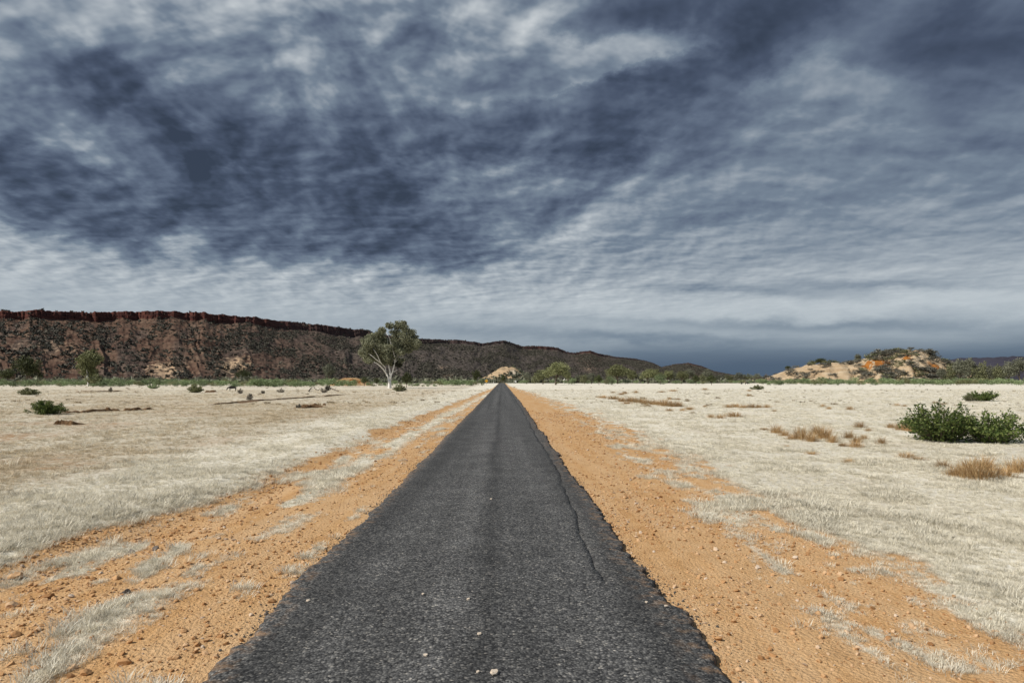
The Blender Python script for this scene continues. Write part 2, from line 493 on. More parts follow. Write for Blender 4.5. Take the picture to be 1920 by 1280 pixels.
def road_mat():
    m, t = material('worn_chip_seal')
    co = t.n('ShaderNodeTexCoord').outputs['Object']
    v = t.n('ShaderNodeTexVoronoi', {'Vector': co, 'Scale': 52.0, 'Randomness': 1.0}, feature='F1')
    c = t.n('ShaderNodeSeparateColor', {0: v.outputs['Color']})
    chip = t.ramp(c.outputs[0], [(0.0, (0.020, 0.020, 0.021)), (0.45, (0.060, 0.060, 0.060)), (0.8, (0.100, 0.099, 0.096)), (0.96, (0.145, 0.142, 0.135)), (1.0, (0.24, 0.225, 0.20))])
    blot = t.noise(co, 1.1, 5.0, 0.6)
    lane = t.noise(t.n('ShaderNodeMapping', {'Vector': co, 'Scale': (1.0, 0.02, 1.0)}).outputs[0], 1.9, 3.0, 0.55)
    gaps = t.ramp(v.outputs['Distance'], [(0.32, 1.0), (0.62, 0.55)])
    k = t.m('MULTIPLY', t.ramp(blot, [(0.3, 1.0), (0.7, 1.55)]), t.ramp(lane, [(0.3, 0.74), (0.7, 1.22)]))
    k = t.m('MULTIPLY', k, gaps)
    xx_ = t.n('ShaderNodeSeparateXYZ', {0: co}).outputs[0]
    xx_ = t.m('ADD', xx_, t.m('MULTIPLY', t.m('SUBTRACT', t.noise(t.n('ShaderNodeMapping', {'Vector': co, 'Scale': (0.6, 0.25, 1.0)}).outputs[0], 1.5, 4.0, 0.6), 0.5), 0.5))
    for x0, wd, am in ((-0.17, 0.11, -0.26), (-0.52, 0.20, 0.16), (-1.62, 0.24, -0.24), (0.45, 0.40, 0.12), (-1.05, 0.22, -0.06), (1.20, 0.18, -0.10)):
        d_ = t.m('DIVIDE', t.m('SUBTRACT', xx_, x0), wd)
        k = t.m('MULTIPLY', k, t.m('MULTIPLY_ADD', t.m('EXPONENT', t.m('MULTIPLY', t.m('MULTIPLY', d_, d_), -1.0)), am, 1.0))
    sp = t.noise(co, 14.0, 4.0, 0.6)
    k = t.m('MULTIPLY', k, t.ramp(sp, [(0.3, 0.72), (0.7, 1.3)]))
    col = t.mix(1.0, chip, t.n('ShaderNodeCombineXYZ', {0: k, 1: k, 2: k}).outputs[0], 'MULTIPLY')
    ed = t.n('ShaderNodeAttribute', attribute_name='edge').outputs['Fac']
    dust = t.m('MULTIPLY', ed, t.ramp(t.noise(co, 7.0, 5.0, 0.65), [(0.48, 0.0), (0.70, 0.75)]))
    col = t.mix(dust, col, (0.34, 0.20, 0.10))
    h = t.m('SUBTRACT', 1.0, v.outputs['Distance'])
    h = t.m('ADD', h, t.m('MULTIPLY', sp, 0.8))
    nrm = t.n('ShaderNodeBump', {'Strength': 0.8, 'Distance': 0.008, 'Height': h}).outputs[0]
    finish(t, col, 0.80, nrm, 0.25)
    return m


def hill_mat(name, soils, cliff, cliff2, scale, patch=None):
    """earth by patch noise, cliff by the 'cliff' attribute"""
    m, t = material(name)
    co = t.n('ShaderNodeTexCoord').outputs['Object']
    n1 = t.noise(co, scale, 6.0, 0.62)
    n2 = t.noise(co, scale * 7, 6.0, 0.7)
    n3 = t.noise(t.n('ShaderNodeMapping', {'Vector': co, 'Scale': (0.4, 0.4, 5.0)}).outputs[0], scale * 7, 4.0, 0.6)
    lay = t.noise(t.n('ShaderNodeMapping', {'Vector': co, 'Rotation': (0.05, 0.03, 0), 'Scale': (0.12, 0.12, 2.6)}).outputs[0], scale * 6, 5.0, 0.65)
    s = t.ramp(t.m('ADD', t.m('ADD', t.m('MULTIPLY', n1, 0.30), t.m('MULTIPLY', n2, 0.38)), t.m('MULTIPLY', lay, 0.32)), soils)
    gy_ = t.n('ShaderNodeAttribute', attribute_name='stony_cloud_shade').outputs['Fac']
    s = t.mix(gy_, s, t.ramp(n2, [(0.35, (0.035, 0.030, 0.028)), (0.52, (0.075, 0.065, 0.058)), (0.68, (0.17, 0.15, 0.13))]))  # grey stony ground; on the far ridge its dark tone also paints in cloud shadow
    pa = t.n('ShaderNodeAttribute', attribute_name='pale').outputs['Fac']
    if patch:
        s = t.mix(t.ramp(t.m('ADD', pa, t.m('MULTIPLY', t.m('SUBTRACT', n2, 0.5), 2.4)), [(0.45, 0.0), (0.85, 1.0)]), s, patch)
    ca = t.n('ShaderNodeAttribute', attribute_name='cliff').outputs['Fac']
    ck = t.mix(t.ramp(n3, [(0.38, 0.0), (0.62, 1.0)]), cliff, cliff2)
    ck = t.mix(t.m('MULTIPLY', gy_, 0.8), ck, t.ramp(n2, [(0.35, (0.028, 0.025, 0.026)), (0.65, (0.075, 0.066, 0.062))]))  # cliff rock greyed by the same mask, cloud shadow put into its colour
    col = t.mix(t.ramp(t.m('ADD', ca, t.m('MULTIPLY', t.m('SUBTRACT', n2, 0.5), 0.5)), [(0.4, 0.0), (0.6, 1.0)]), s, ck)
    nrm = t.n('ShaderNodeBump', {'Strength': 0.8, 'Distance': 2.5, 'Height': t.m('ADD', n2, t.m('MULTIPLY', n3, 0.6))}).outputs[0]
    finish(t, col, 0.95, nrm, 0.03)
    return m


# ---------------------------------------------------------------- ground
RL = ([0, 4.5, 6, 8, 10, 14, 20, 30, 60, 430], [-1.97, -1.97, -2.0, -2.02, -2.0, -1.98, -1.96, -1.95, -1.95, -1.95])
RR = ([0, 4.5, 6, 8, 10, 14, 20, 30, 60, 430], [1.50, 1.52, 1.52, 1.50, 1.50, 1.50, 1.52, 1.55, 1.70, 1.80])


def road_left(y):
    return np.interp(y, *RL) + 0.20 * (fbm(y * 0.55, 3.3 + 0 * y, 11, 5, 0.6) - 0.5)


def road_right(y):
    return np.interp(y, *RR) + 0.26 * (fbm(y * 0.42, 8.7 + 0 * y, 21, 5, 0.6) - 0.5)


def left_edge(y):
    return np.interp(y, [0, 8, 12, 20, 40, 77, 110, 165, 240], [-5.5, -5.65, -5.1, -5.0, -4.7, -3.9, -3.3, -2.2, -1.9])


def right_edge(y):
    return np.interp(y, [0, 6, 8, 14, 29, 53, 100, 150, 185, 260], [3.3, 3.5, 3.35, 3.8, 4.6, 4.7, 4.2, 3.4, 2.2, 1.8])


def grass_mask(x, y):
    n = fbm(x * 0.9, y * 0.5, 31, 4)
    n2 = fbm(x * 2.3, y * 0.9, 37, 4)
    gl = ss(-0.30, 0.40, left_edge(y) - x + 1.0 * (n - 0.5) + 0.8 * (n2 - 0.5))
    gr = ss(-0.9, 1.7, x - right_edge(y) + 2.2 * (n - 0.5) + 2.6 * (n2 - 0.5) + 1.6 * (vn(x * 4.5, y * 3.0, 39) - 0.5))
    s1 = np.exp(-((x - left_edge(y) - 1.45 + 0.5 * (n - 0.5)) / 0.52) ** 2) * ss(0.42, 0.66, n2 + 0.22 * ss(9, 20, y))
    s2 = np.exp(-((x - left_edge(y) - 0.75) / 0.5) ** 2) * ss(0.52, 0.68, n2)
    s5 = np.exp(-((x - left_edge(y) - 2.2) / 0.45) ** 2) * ss(0.50, 0.72, fbm(x * 1.6, y * 0.5, 38, 4)) * 0.8
    s2 = np.maximum(s2, s5)
    s3 = np.exp(-((x - road_left_c(y) + 0.35) / 0.28) ** 2) * ss(0.57, 0.70, n2) * 0.7
    s4 = np.exp(-((x - right_edge(y) + 0.5) / 0.5) ** 2) * ss(0.56, 0.70, n2) * 0.8
    inside = (x < 0)
    g = np.maximum(np.maximum(gl, gr), np.where(inside, np.maximum(np.maximum(s1, s2), s3), s4) * ss(200, 140, y))
    return np.clip(g, 0, 1)


def road_left_c(y):
    return np.interp(y, *RL)


def tan_mask(x, y):
    d = ss(-7.2, -11.5, x + 3.0 * (fbm(x * 0.12, y * 0.12, 41) - 0.5))
    v = ss(0.30, 0.62, fbm(x * 0.10, y * 0.07, 43, 5)) * 0.5 + 0.5
    far = np.interp(y, [0, 25, 60, 140, 260], [1.0, 1.0, 0.72, 0.55, 0.45])
    return np.clip(d * v * far * 1.15, 0, 1)


def bare_mask(x, y):
    a = ss(0.56, 0.70, fbm(x * 0.22, y * 0.30, 51, 5)) * ss(-8, -12, x) * np.interp(y, [0, 16, 40, 90], [0.9, 0.9, 0.7, 0.3])
    b = ss(0.60, 0.72, fbm(x * 0.35, y * 0.35, 57, 5)) * ss(5, 9, x) * 0.30 * np.interp(y, [0, 40, 90], [1, .6, .2])
    return np.clip(np.maximum(a, b), 0, 1)


def ground_z(x, y):
    x = np.asarray(x, float)
    y = np.asarray(y, float)
    off = ss(4.5, 11, np.abs(x))
    z = 0.34 * (fbm(x / 16, y / 22, 61, 4) - 0.5) * off * np.interp(y, [0, 30, 120, 300], [1, 1, 0.7, 0.2])
    z = z - 0.05 - 0.05 * ss(2.0, 5.0, np.abs(x))
    z = z + 0.10 * np.exp(-((x - left_edge(y) + 0.9) / 0.7) ** 2) * ss(160, 90, y)
    z = z - 0.07 * np.exp(-((x - left_edge(y) - 0.6) / 0.6) ** 2) * ss(160, 90, y)
    z = z + 0.05 * np.exp(-((x - right_edge(y) - 0.9) / 0.9) ** 2) * ss(160, 90, y)
    near = ss(60, 20, y)
    z = z + (0.045 * (fbm(x * 1.6, y * 1.6, 71, 4) - 0.5) + 0.02 * (fbm(x * 5, y * 5, 73, 2) - 0.5)) * near * ss(0.0, 0.5, np.maximum(x - 1.62, -2.05 - x))
    under = ss(0.06, 0.16, np.minimum(x - road_left(y), road_right(y) - x)) * (y < 440)
    z = z - 0.10 * under
    z = z - 1.6 * ss(425, 620, y)
    return z


M_GROUND = ground_mat()
M_ROAD = road_mat()


def axis(near, step, grow, far):
    a = list(np.arange(0, near, step))
    s = step
    while a[-1] < far:
        s *= grow
        a.append(a[-1] + s)
    return np.array(a)


hx = axis(8.6, 0.09, 1.075, 16000)
gx = np.concatenate([-hx[:0:-1], hx])
gy = [-8.0]
while gy[-1] < 16000:
    gy.append(gy[-1] + max(0.095, 0.0175 * gy[-1]) if gy[-1] > 3.5 else gy[-1] + 0.4)
gy = np.array(gy)
GX, GY = np.meshgrid(gx, gy)
GZ = ground_z(GX, GY)
nx, ny = len(gx), len(gy)
ii = (np.arange(ny - 1)[:, None] * nx + np.arange(nx - 1)[None, :]).ravel()
gf = np.stack([ii, ii + 1, ii + nx + 1, ii + nx], 1)
gm = mesh('ground', np.stack([GX, GY, GZ], -1).reshape(-1, 3), gf, [M_GROUND], True)
attr(gm, 'grass', 'FLOAT', grass_mask(GX, GY).astype(np.float32))
attr(gm, 'tan', 'FLOAT', tan_mask(GX, GY).astype(np.float32))
attr(gm, 'bare', 'FLOAT', bare_mask(GX, GY).astype(np.float32))
obj('ground', gm, kind='structure')


def gz(x, y):
    return float(ground_z(np.array([x]), np.array([y]))[0])


# ---------------------------------------------------------------- road: ragged chip-seal strip with a lip and an edge crack
ry = [-6.0]
while ry[-1] < 432:
    ry.append(ry[-1] + max(0.045, 0.0075 * max(ry[-1], 0)) if ry[-1] > 3.8 else ry[-1] + 0.3)
ry = np.array(ry)
xl, xr = road_left(ry), road_right(ry)
jag = lambda y, s: 0.022 * (ss(0.55, 0.72, vn(y * 1.7, y * 0 + s, 85 + s)) * vn(y * 6.0, y * 0, 87 + s)) * (1 if s == 1 else -1) + 0.035 * (fbm(y * 5.0, y * 0 + s, 81 + s, 3, 0.6) - 0.5) + 0.03 * (vn(y * 13, y * 0, 83 + s) - 0.5)
near_j = np.interp(ry, [0, 30, 80], [1, 1, 0.6])
xl = xl + jag(ry, 1) * 2.0 * near_j
xr = xr + jag(ry, 2) * 2.4 * near_j + 0.03 * ss(8, 5, ry)
ckx = np.interp(ry, [0, 4.5, 6, 7.5, 9, 11, 14, 18, 24, 32, 45, 70, 432], [1.10, 1.10, 1.04, 1.00, 1.03, 1.12, 1.20, 1.27, 1.22, 1.30, 1.36, 1.40, 1.5])
ckx = ckx + 0.16 * (fbm(ry * 0.9, ry * 0 + 5, 91, 5, 0.65) - 0.5)
ckx = np.minimum(ckx, xr - 0.10)
ckw = (0.010 + 0.030 * ss(0.35, 0.75, fbm(ry * 0.7, ry * 0, 95, 3))) * np.interp(ry, [0, 6.6, 7.4, 9, 20, 60, 90], [0.0, 0.0, 0.4, 1.1, 1.6, 1.8, 0.0])
cols_x, cols_z = [], []


def crown(x):
    return 0.03 - 0.010 * x * x


base = ground_z(xl, ry)
lipdrop = 0.055
cols_x += [xl - 0.015, xl, xl + 0.04]
cols_z += [crown(xl) - lipdrop - 0.03, crown(xl) - 0.012, crown(xl)]
for f in np.linspace(0.06, 0.98, 15):
    x = (xl + 0.04) + (ckx - ckw - xl - 0.04) * f
    # shallow wheel paths
    cols_x.append(x)
    cols_z.append(crown(x) - 0.010 * np.exp(-((x + 1.0) / 0.3) ** 2) - 0.010 * np.exp(-((x - 0.55) / 0.3) ** 2))
cols_x += [ckx - ckw * 0.5, ckx, ckx + ckw * 0.5]
z0 = crown(ckx)
dep = np.where(ckw > 0.004, 0.03, 0.0)
cols_z += [z0, z0 - dep, z0 - 0.008 * (ckw > 0.004)]
for f in (0.35, 0.7):
    x = ckx + ckw + (xr - 0.03 - ckx - ckw) * f
    cols_x.append(x)
    cols_z.append(crown(x) - 0.010 * f)
cols_x += [xr - 0.03, xr, xr + 0.012]
cols_z += [crown(xr) - 0.010, crown(xr) - 0.022, crown(xr) - lipdrop - 0.04]
RX, RZ = np.stack(cols_x, 1), np.stack(cols_z, 1)
RZ = RZ + 0.006 * (fbm(RX * 3, ry[:, None] * 3 + 0 * RX, 97, 3) - 0.5)
RY = np.repeat(ry[:, None], RX.shape[1], 1)
RZ = RZ + 0.012
k = RX.shape[1]
ii = (np.arange(len(ry) - 1)[:, None] * k + np.arange(k - 1)[None, :]).ravel()
rm = mesh('road', np.stack([RX, RY, RZ], -1).reshape(-1, 3), np.stack([ii, ii + 1, ii + k + 1, ii + k], 1), [M_ROAD], False)
edge = np.maximum(ss(0.22, 0.0, RX - xl[:, None]), ss(0.30, 0.0, xr[:, None] - RX))
attr(rm, 'edge', 'FLOAT', edge.astype(np.float32))
obj('road', rm, kind='structure')


def road_z(x):
    return 0.03 - 0.010 * x * x + 0.012


# ---------------------------------------------------------------- scatter (one stuff object, its own geometry-node instances)
def scatter(name, protos, pts, rots, scls, idx, mat):
    V, Fc, pid = [], [], []
    for kk, (v, f) in enumerate(protos):
        o = len(V)
        V += [tuple(p) for p in v]
        Fc += [tuple(int(i) + o for i in q) for q in f]
        pid += [kk] * len(v)
    n0, n = len(V), len(pts)
    me = bpy.data.meshes.new(name)
    me.from_pydata(V, [], Fc)
    me.vertices.add(n)
    co = np.zeros((n0 + n, 3), np.float32)
    co[:n0] = V
    co[n0:] = pts
    me.vertices.foreach_set('co', co.ravel())
    me.update()
    me.materials.append(mat)
    P = np.full(n0 + n, -1, np.int32)
    P[:n0] = pid
    R = np.zeros((n0 + n, 3), np.float32)
    R[n0:] = rots
    C = np.ones((n0 + n, 3), np.float32)
    C[n0:] = scls
    I = np.zeros(n0 + n, np.int32)
    I[n0:] = idx
    attr(me, 'pid', 'INT', P)
    attr(me, 'rot', 'FLOAT_VECTOR', R)
    attr(me, 'scl', 'FLOAT_VECTOR', C)
    attr(me, 'idx', 'INT', I)
    o = obj(name, me, kind='stuff')
    ng = bpy.data.node_groups.new(name + '_nodes', 'GeometryNodeTree')
    ng.interface.new_socket('Geometry', in_out='INPUT', socket_type='NodeSocketGeometry')
    ng.interface.new_socket('Geometry', in_out='OUTPUT', socket_type='NodeSocketGeometry')
    N, Lk = ng.nodes, ng.links
    gi, go = N.new('NodeGroupInput'), N.new('NodeGroupOutput')

    def named(nm, typ):
        a = N.new('GeometryNodeInputNamedAttribute')
        a.data_type = typ
        a.inputs['Name'].default_value = nm
        return a.outputs['Attribute']
    pida = named('pid', 'INT')

    def sel(kk):
        c = N.new('FunctionNodeCompare')
        c.data_type = 'INT'
        c.operation = 'EQUAL'
        ins = [s for s in c.inputs if s.type == 'INT']
        Lk.new(pida, ins[0])
        ins[1].default_value = kk
        s = N.new('GeometryNodeSeparateGeometry')
        s.domain = 'POINT'
        Lk.new(gi.outputs[0], s.inputs['Geometry'])
        Lk.new(c.outputs[0], s.inputs['Selection'])
        return s.outputs['Selection']
    j = N.new('GeometryNodeJoinGeometry')
    for kk in range(len(protos)):
        g2 = N.new('GeometryNodeGeometryToInstance')
        Lk.new(sel(kk), g2.inputs[0])
        Lk.new(g2.outputs[0], j.inputs[0])
    ip = N.new('GeometryNodeInstanceOnPoints')
    Lk.new(sel(-1), ip.inputs['Points'])
    Lk.new(j.outputs[0], ip.inputs['Instance'])
    ip.inputs['Pick Instance'].default_value = True
    Lk.new(named('idx', 'INT'), ip.inputs['Instance Index'])
    e2r = N.new('FunctionNodeEulerToRotation')
    Lk.new(named('rot', 'FLOAT_VECTOR'), e2r.inputs[0])
    Lk.new(e2r.outputs[0], ip.inputs['Rotation'])
    Lk.new(named('scl', 'FLOAT_VECTOR'), ip.inputs['Scale'])
    Lk.new(ip.outputs[0], go.inputs[0])
    md = o.modifiers.new('scatter', 'NODES')
    md.node_group = ng
    return o


def blades(rng, n, h, w, spread, lean=0.5, segs=2, base_r=None):
    """a tuft of curved tapering blades"""
    V, Fc = [], []
    for _ in range(n):
        a = rng.random() * 2 * PI
        r = spread * math.sqrt(rng.random()) * (1 if base_r is None else base_r)
        b = Vector((math.cos(a) * r, math.sin(a) * r, -0.01))
        la = a + (rng.random() - 0.5) * 2.2
        ln = lean * (0.3 + rng.random()) * h
        hh = h * (0.5 + 0.6 * rng.random())
        side = Vector((-math.sin(la), math.cos(la), 0)) * w * 0.5 * (0.7 + 0.6 * rng.random())
        tip_dir = Vector((math.cos(la), math.sin(la), 0))
        o = len(V)
        for s in range(segs):
            f = s / segs
            c = b + tip_dir * ln * f * f * 1.0 + Vector((0, 0, hh * (f - 0.25 * f * f) / 0.75))
            wd = side * (1 - 0.55 * f)
            V += [c - wd, c + wd]
        V.append(b + tip_dir * ln + Vector((0, 0, hh)))
        for s in range(segs - 1):
            q = o + s * 2
            Fc.append((q, q + 1, q + 3, q + 2))
        q = o + (segs - 1) * 2
        Fc.append((q, q + 1, q + 2))
    return V, Fc


def rock(seed, sub=1, rough=0.28, flat=0.7):
    bm = bmesh.new()
    bmesh.ops.create_icosphere(bm, subdivisions=sub, radius=1.0)
    rng = random.Random(seed)
    ax = Vector((rng.random() - .5, rng.random() - .5, rng.random() - .5)).normalized()
    for v in bm.verts:
        k = 1 + rough * (rng.random() - 0.5) * 2
        v.co *= k
        c = v.co.dot(ax)
        if c > 0.45:
            v.co -= ax * (c - 0.45)          # a broken face
        v.co.z *= flat
        v.co.x *= 1.2
    V = [v.co.copy() for v in bm.verts]
    Fc = [tuple(v.index for v in f.verts) for f in bm.faces]
    bm.free()
    return V, Fc


# grass on both sides
rng = np.random.default_rng(5)
N = 360000
yy = 3.6 * (150 / 3.6) ** rng.random(N)
xx = (rng.random(N) * 2 - 1) * (yy * 0.82 + 2.5)
dens = np.minimum(1.0, (yy / 7.2) ** 2 * 0.95 + 0.05)
g = grass_mask(xx, yy)
clump = ss(0.25, 0.6, fbm(xx * 0.9, yy * 0.9, 111, 4))
keep = rng.random(N) < dens * ss(0.12, 0.75, g) * (0.55 + 0.45 * clump)
keep &= (xx < road_left(yy) - 0.05) | (xx > road_right(yy) + 0.05)
xx, yy = xx[keep], yy[keep]
tm = tan_mask(xx, yy)
bare = bare_mask(xx, yy)
kp = rng.random(len(xx)) > bare * 0.7
xx, yy, tm = xx[kp], yy[kp], tm[kp]
zz = ground_z(xx, yy)
is_tan = rng.random(len(xx)) < tm * 1.05
prng = random.Random(3)
tufts = [blades(prng, 36, 0.058, 0.0040, 0.060, 0.85, 3) for _ in range(3)] + [blades(prng, 32, 0.042, 0.0040, 0.075, 1.3, 3) for _ in range(2)]
for nm, sl, mt in (('pale_dry_grass', ~is_tan, M_PALEGRASS), ('tan_dry_grass', is_tan, M_TANGRASS)):
    x_, y_, z_ = xx[sl], yy[sl], zz[sl]
    n = len(x_)
    rot = np.zeros((n, 3))
    rot[:, 2] = rng.random(n) * 2 * PI
    rot[:, :2] = rng.normal(size=(n, 2)) * 0.12
    tall = 0.50 + 0.65 * ss(0.35, 0.7, fbm(x_ * 1.1, y_ * 0.8, 117, 4))
    sc = tall * np.exp(0.32 * rng.normal(size=n)) * (0.9 + y_ / 75)
    hs = np.clip(1.0 / (0.9 + y_ / 110), 0.45, 1.0)
    scl = np.stack([sc, sc, sc * hs], 1)
    scatter(nm, tufts, np.stack([x_, y_, z_], 1), rot, scl, rng.integers(0, 5, n), mt)
print('grass tufts', len(xx))

# withered little clumps dotted over the far plain
N = 1500
yy = 55 * (250 / 55) ** rng.random(N)
xx = (rng.random(N) * 2 - 1) * yy * 0.80
kp = (grass_mask(xx, yy) > 0.9) & (fbm(xx * 0.06, yy * 0.05, 131, 4) + 0.25 * rng.random(N) > 0.66)
xx, yy = xx[kp], yy[kp]
n = len(xx)
rot = np.zeros((n, 3))
rot[:, 2] = rng.random(n) * 6.28
sc = 1.0 + 2.4 * rng.random(n) ** 3
M_WITHER = leaf_mat('withered_blade', (0.13, 0.095, 0.055), (0.24, 0.18, 0.105), (0.38, 0.30, 0.18), 0.15)
scatter('withered_grass_clumps', [blades(prng, 40, 0.10, 0.014, 0.09, 0.8, 2) for _ in range(3)], np.stack([xx, yy, ground_z(xx, yy)], 1), rot, np.stack([sc, sc, sc * 0.8], 1), rng.integers(0, 3, n), M_WITHER)

# gravel on the shoulders
N = 150000
yy = 3.6 * (45 / 3.6) ** rng.random(N)
xx = np.where(rng.random(N) < 0.55, left_edge(yy) - 0.4 + rng.random(N) * (road_left_c(yy) - left_edge(yy) + 0.4), 1.5 + rng.random(N) * (right_edge(yy) + 0.8 - 1.5))
dens = np.minimum(1.0, (yy / 9.0) ** 1.3) * (0.25 + 0.75 * ss(0.35, 0.65, fbm(xx * 0.8, yy * 0.5, 121, 4)))
dens = np.where(xx < 0, dens * np.clip(0.40 + 0.6 * ss(-3.2, -4.8, xx), 0, 1) * np.interp(yy, [0, 8, 14], [1, 1, 0.6]), dens * 0.38)
keep = (rng.random(N) < dens * (1 - 0.8 * grass_mask(xx, yy))) & ((xx < road_left(yy) - 0.03) | (xx > road_right(yy) + 0.03))
xx, yy = xx[keep], yy[keep]
n = len(xx)
sz = 0.0040 + 0.008 * rng.random(n) ** 1.8 + 0.024 * (rng.random(n) ** 11)
sz *= np.interp(yy, [0, 8, 45], [1, 1.0, 1.9])
rot = rng.random((n, 3)) * 0.8
rot[:, 2] = rng.random(n) * 6.28
pts = np.stack([xx, yy, ground_z(xx, yy) + sz * 0.25], 1)
scatter('shoulder_gravel', [rock(i, 1) for i in range(6)], pts, rot, np.repeat(sz[:, None], 3, 1) * (0.8 + 0.4 * rng.random((n, 3))), rng.integers(0, 6, n), M_STONE)
print('gravel', n)


# crumbs of bitumen broken from the edges
N = 5200
yy = 4.0 * (40 / 4.0) ** rng.random(N)
off = np.abs(rng.normal(size=N)) * 0.09 + 0.01
lf = rng.random(N) < 0.5
xx = np.where(lf, road_left(yy) - off, road_right(yy) + off)
kp = rng.random(N) < np.minimum(1, (yy / 9) ** 1.2) * ss(0.35, 0.65, fbm(yy * 0.8, lf * 5.0, 141, 3))
xx, yy = xx[kp], yy[kp]
n = len(xx)
sz = 0.004 + 0.010 * rng.random(n) ** 3
rot = rng.random((n, 3)) * 3
M_CRUMB = plain_mat('bitumen_crumb', (0.045, 0.044, 0.043), (0.09, 0.085, 0.08), 3.0, 0.85)
scatter('bitumen_crumbs', [rock(80 + i, 1) for i in range(4)], np.stack([xx, yy, ground_z(xx, yy) + sz * 0.3], 1), rot, np.repeat(sz[:, None], 3, 1) * (0.7 + 0.6 * rng.random((n, 3))), rng.integers(0, 4, n), M_CRUMB)


# ---------------------------------------------------------------- hills
def ridge_grid(cols, rows, fpx, f_top, f_dist, f_foot, f_cliff, seed, gully, name, mat, z_foot=-2.0, back=0.9, talus_pow=1.15):
    """a ridge as real terrain: columns run along it, rows from the foot up the slope, over the cliff and down the back"""
    px = np.linspace(fpx[0], fpx[1], cols)
    top = np.interp(px, *f_top)
    D = np.interp(px, *f_dist)
    Ft = np.interp(px, *f_foot)
    cl = np.interp(px, *f_cliff)
    cl = cl * (0.45 + 0.75 * fbm(px * 0.022, px * 0, seed + 2, 4, 0.6))
    th = np.array([math.atan2(ray(p, 700).x, ray(p, 700).y) for p in px])
    d0 = np.array([ray(p, t) for p, t in zip(px, top)])
    H = CAMZ + D * d0[:, 2] / np.hypot(d0[:, 0], d0[:, 1])
    H = H + H * 0.013 * (fbm(px * 0.06, px * 0, seed + 1, 5, 0.7) - 0.5) * 2
    t = np.concatenate([np.linspace(0, 0.86, rows), np.linspace(0.865, 0.93, 26), np.linspace(0.935, 1.0, 8), np.linspace(1.03, 1.0 + back, 22)])
    T, TH = np.meshgrid(t, th, indexing='ij')
    P = np.repeat(px[None], len(t), 0)
    Hh, DD, FF, CC = H[None] + 0 * T, D[None] + 0 * T, Ft[None] + 0 * T, cl[None] + 0 * T
    R = FF + (DD - FF) * np.minimum(T, 1) + np.maximum(T - 1, 0) * (DD - FF) * 1.6
    edge = 0.892 + 0.050 * (fbm(P * 0.013, T * 0, seed + 3, 3, 0.6) - 0.5) * 2 + 0.016 * (fbm(P * 0.055, T * 0, seed + 33, 5, 0.65) - 0.5) * 2
    tal = (np.clip(T / edge, 0, 1)) ** talus_pow
    step = ss(edge - 0.008, edge + 0.026, T + 0.020 * (fbm(P * 0.16, T * 14, seed + 4, 5, 0.75) - 0.5))
    kk_ = 0.35 + 0.4 * fbm(P * 0.03, T * 0, seed + 35, 3)
    step2 = kk_ * ss(0.0, 0.45, step) + (1 - kk_) * ss(0.55, 1.0, step)
    z = Hh * (1 - CC) * tal + Hh * CC * step2
    # gullies and spurs down the talus
    w = P * 0.020 + 2.6 * (fbm(P * 0.018, T * 2.2, seed + 7, 4) - 0.5) + T * 1.9
    rid = 1 - np.abs(2 * vn(w, T * 0.6, seed + 9) - 1)
    rid2 = 1 - np.abs(2 * vn(w * 3.1 + 4, T * 1.5, seed + 10) - 1)
    env = np.sin(np.clip(T / 0.9, 0, 1) * PI) ** 0.7
    z = z + Hh * gully * env * (rid * 0.75 + rid2 * 0.35 - 0.55)
    z = z + Hh * 0.045 * (fbm(P * 0.10, T * 20, seed + 12, 5, 0.65) - 0.5) * np.clip(T * 6, 0, 1)
    z = z - Hh * 0.75 * ss(1.02, 1.0 + back, T)
    z = z + Hh * 0.025 * (fbm(P * 0.2, T * 14, seed + 13, 3) - 0.5) * ss(0.95, 1.0, T)
    z = z + z_foot * (1 - np.clip(T * 8, 0, 1))
    x, y = R * np.sin(TH), R * np.cos(TH)
    c = cols
    ii = (np.arange(len(t) - 1)[:, None] * c + np.arange(c - 1)[None, :]).ravel()
    me = mesh(name, np.stack([x, y, z], -1).reshape(-1, 3), np.stack([ii, ii + 1, ii + c + 1, ii + c], 1), [mat], False)
    sl = ss(0.02, 0.12, step) * ss(0.999, 0.9, step) * (T < 1)
    cliff = np.maximum(sl, ss(edge + 0.0, edge + 0.03, T) * (CC > 0.02)) * ss(0.01, 0.03, CC)
    attr(me, 'cliff', 'FLOAT', cliff.astype(np.float32))
    return me, P, T, x, y, z, rid


PXD = [-900, -300, 0, 400, 700, 900, 1100, 1250, 1360]
f_top = ([-900, -500, 0, 110, 240, 380, 480, 560, 640, 690, 705, 780, 860, 905, 925, 945, 962, 978, 1000, 1020, 1045, 1062, 1080, 1093, 1108, 1122, 1150, 1200, 1222, 1240, 1262, 1290, 1316, 1338, 1370, 1400, 1440],
         [600, 592, 587, 590, 588, 592, 601, 608, 617, 622, 630, 638, 640, 646, 643, 641, 645, 651, 650, 651, 653, 661, 663, 660, 659, 664, 669, 675, 680, 689, 684, 681, 687, 696, 702, 706, 713])
f_dist = (PXD, [1150, 1350, 1500, 1900, 2500, 3100, 4200, 5200, 6200])
f_foot = (PXD, [480, 640, 720, 950, 1350, 1800, 2700, 3600, 4600])
f_cliff = ([-900, 0, 240, 400, 560, 690, 760, 860, 930, 1000, 1150, 1362], [0.14, 0.15, 0.165, 0.16, 0.17, 0.20, 0.17, 0.15, 0.10, 0.12, 0.08, 0.06])
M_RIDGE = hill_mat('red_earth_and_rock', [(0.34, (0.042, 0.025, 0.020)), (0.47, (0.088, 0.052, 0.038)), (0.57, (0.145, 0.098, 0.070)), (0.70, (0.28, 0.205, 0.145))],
                   (0.110, 0.042, 0.032), (0.042, 0.020, 0.018), 0.012, (0.46, 0.33, 0.215))
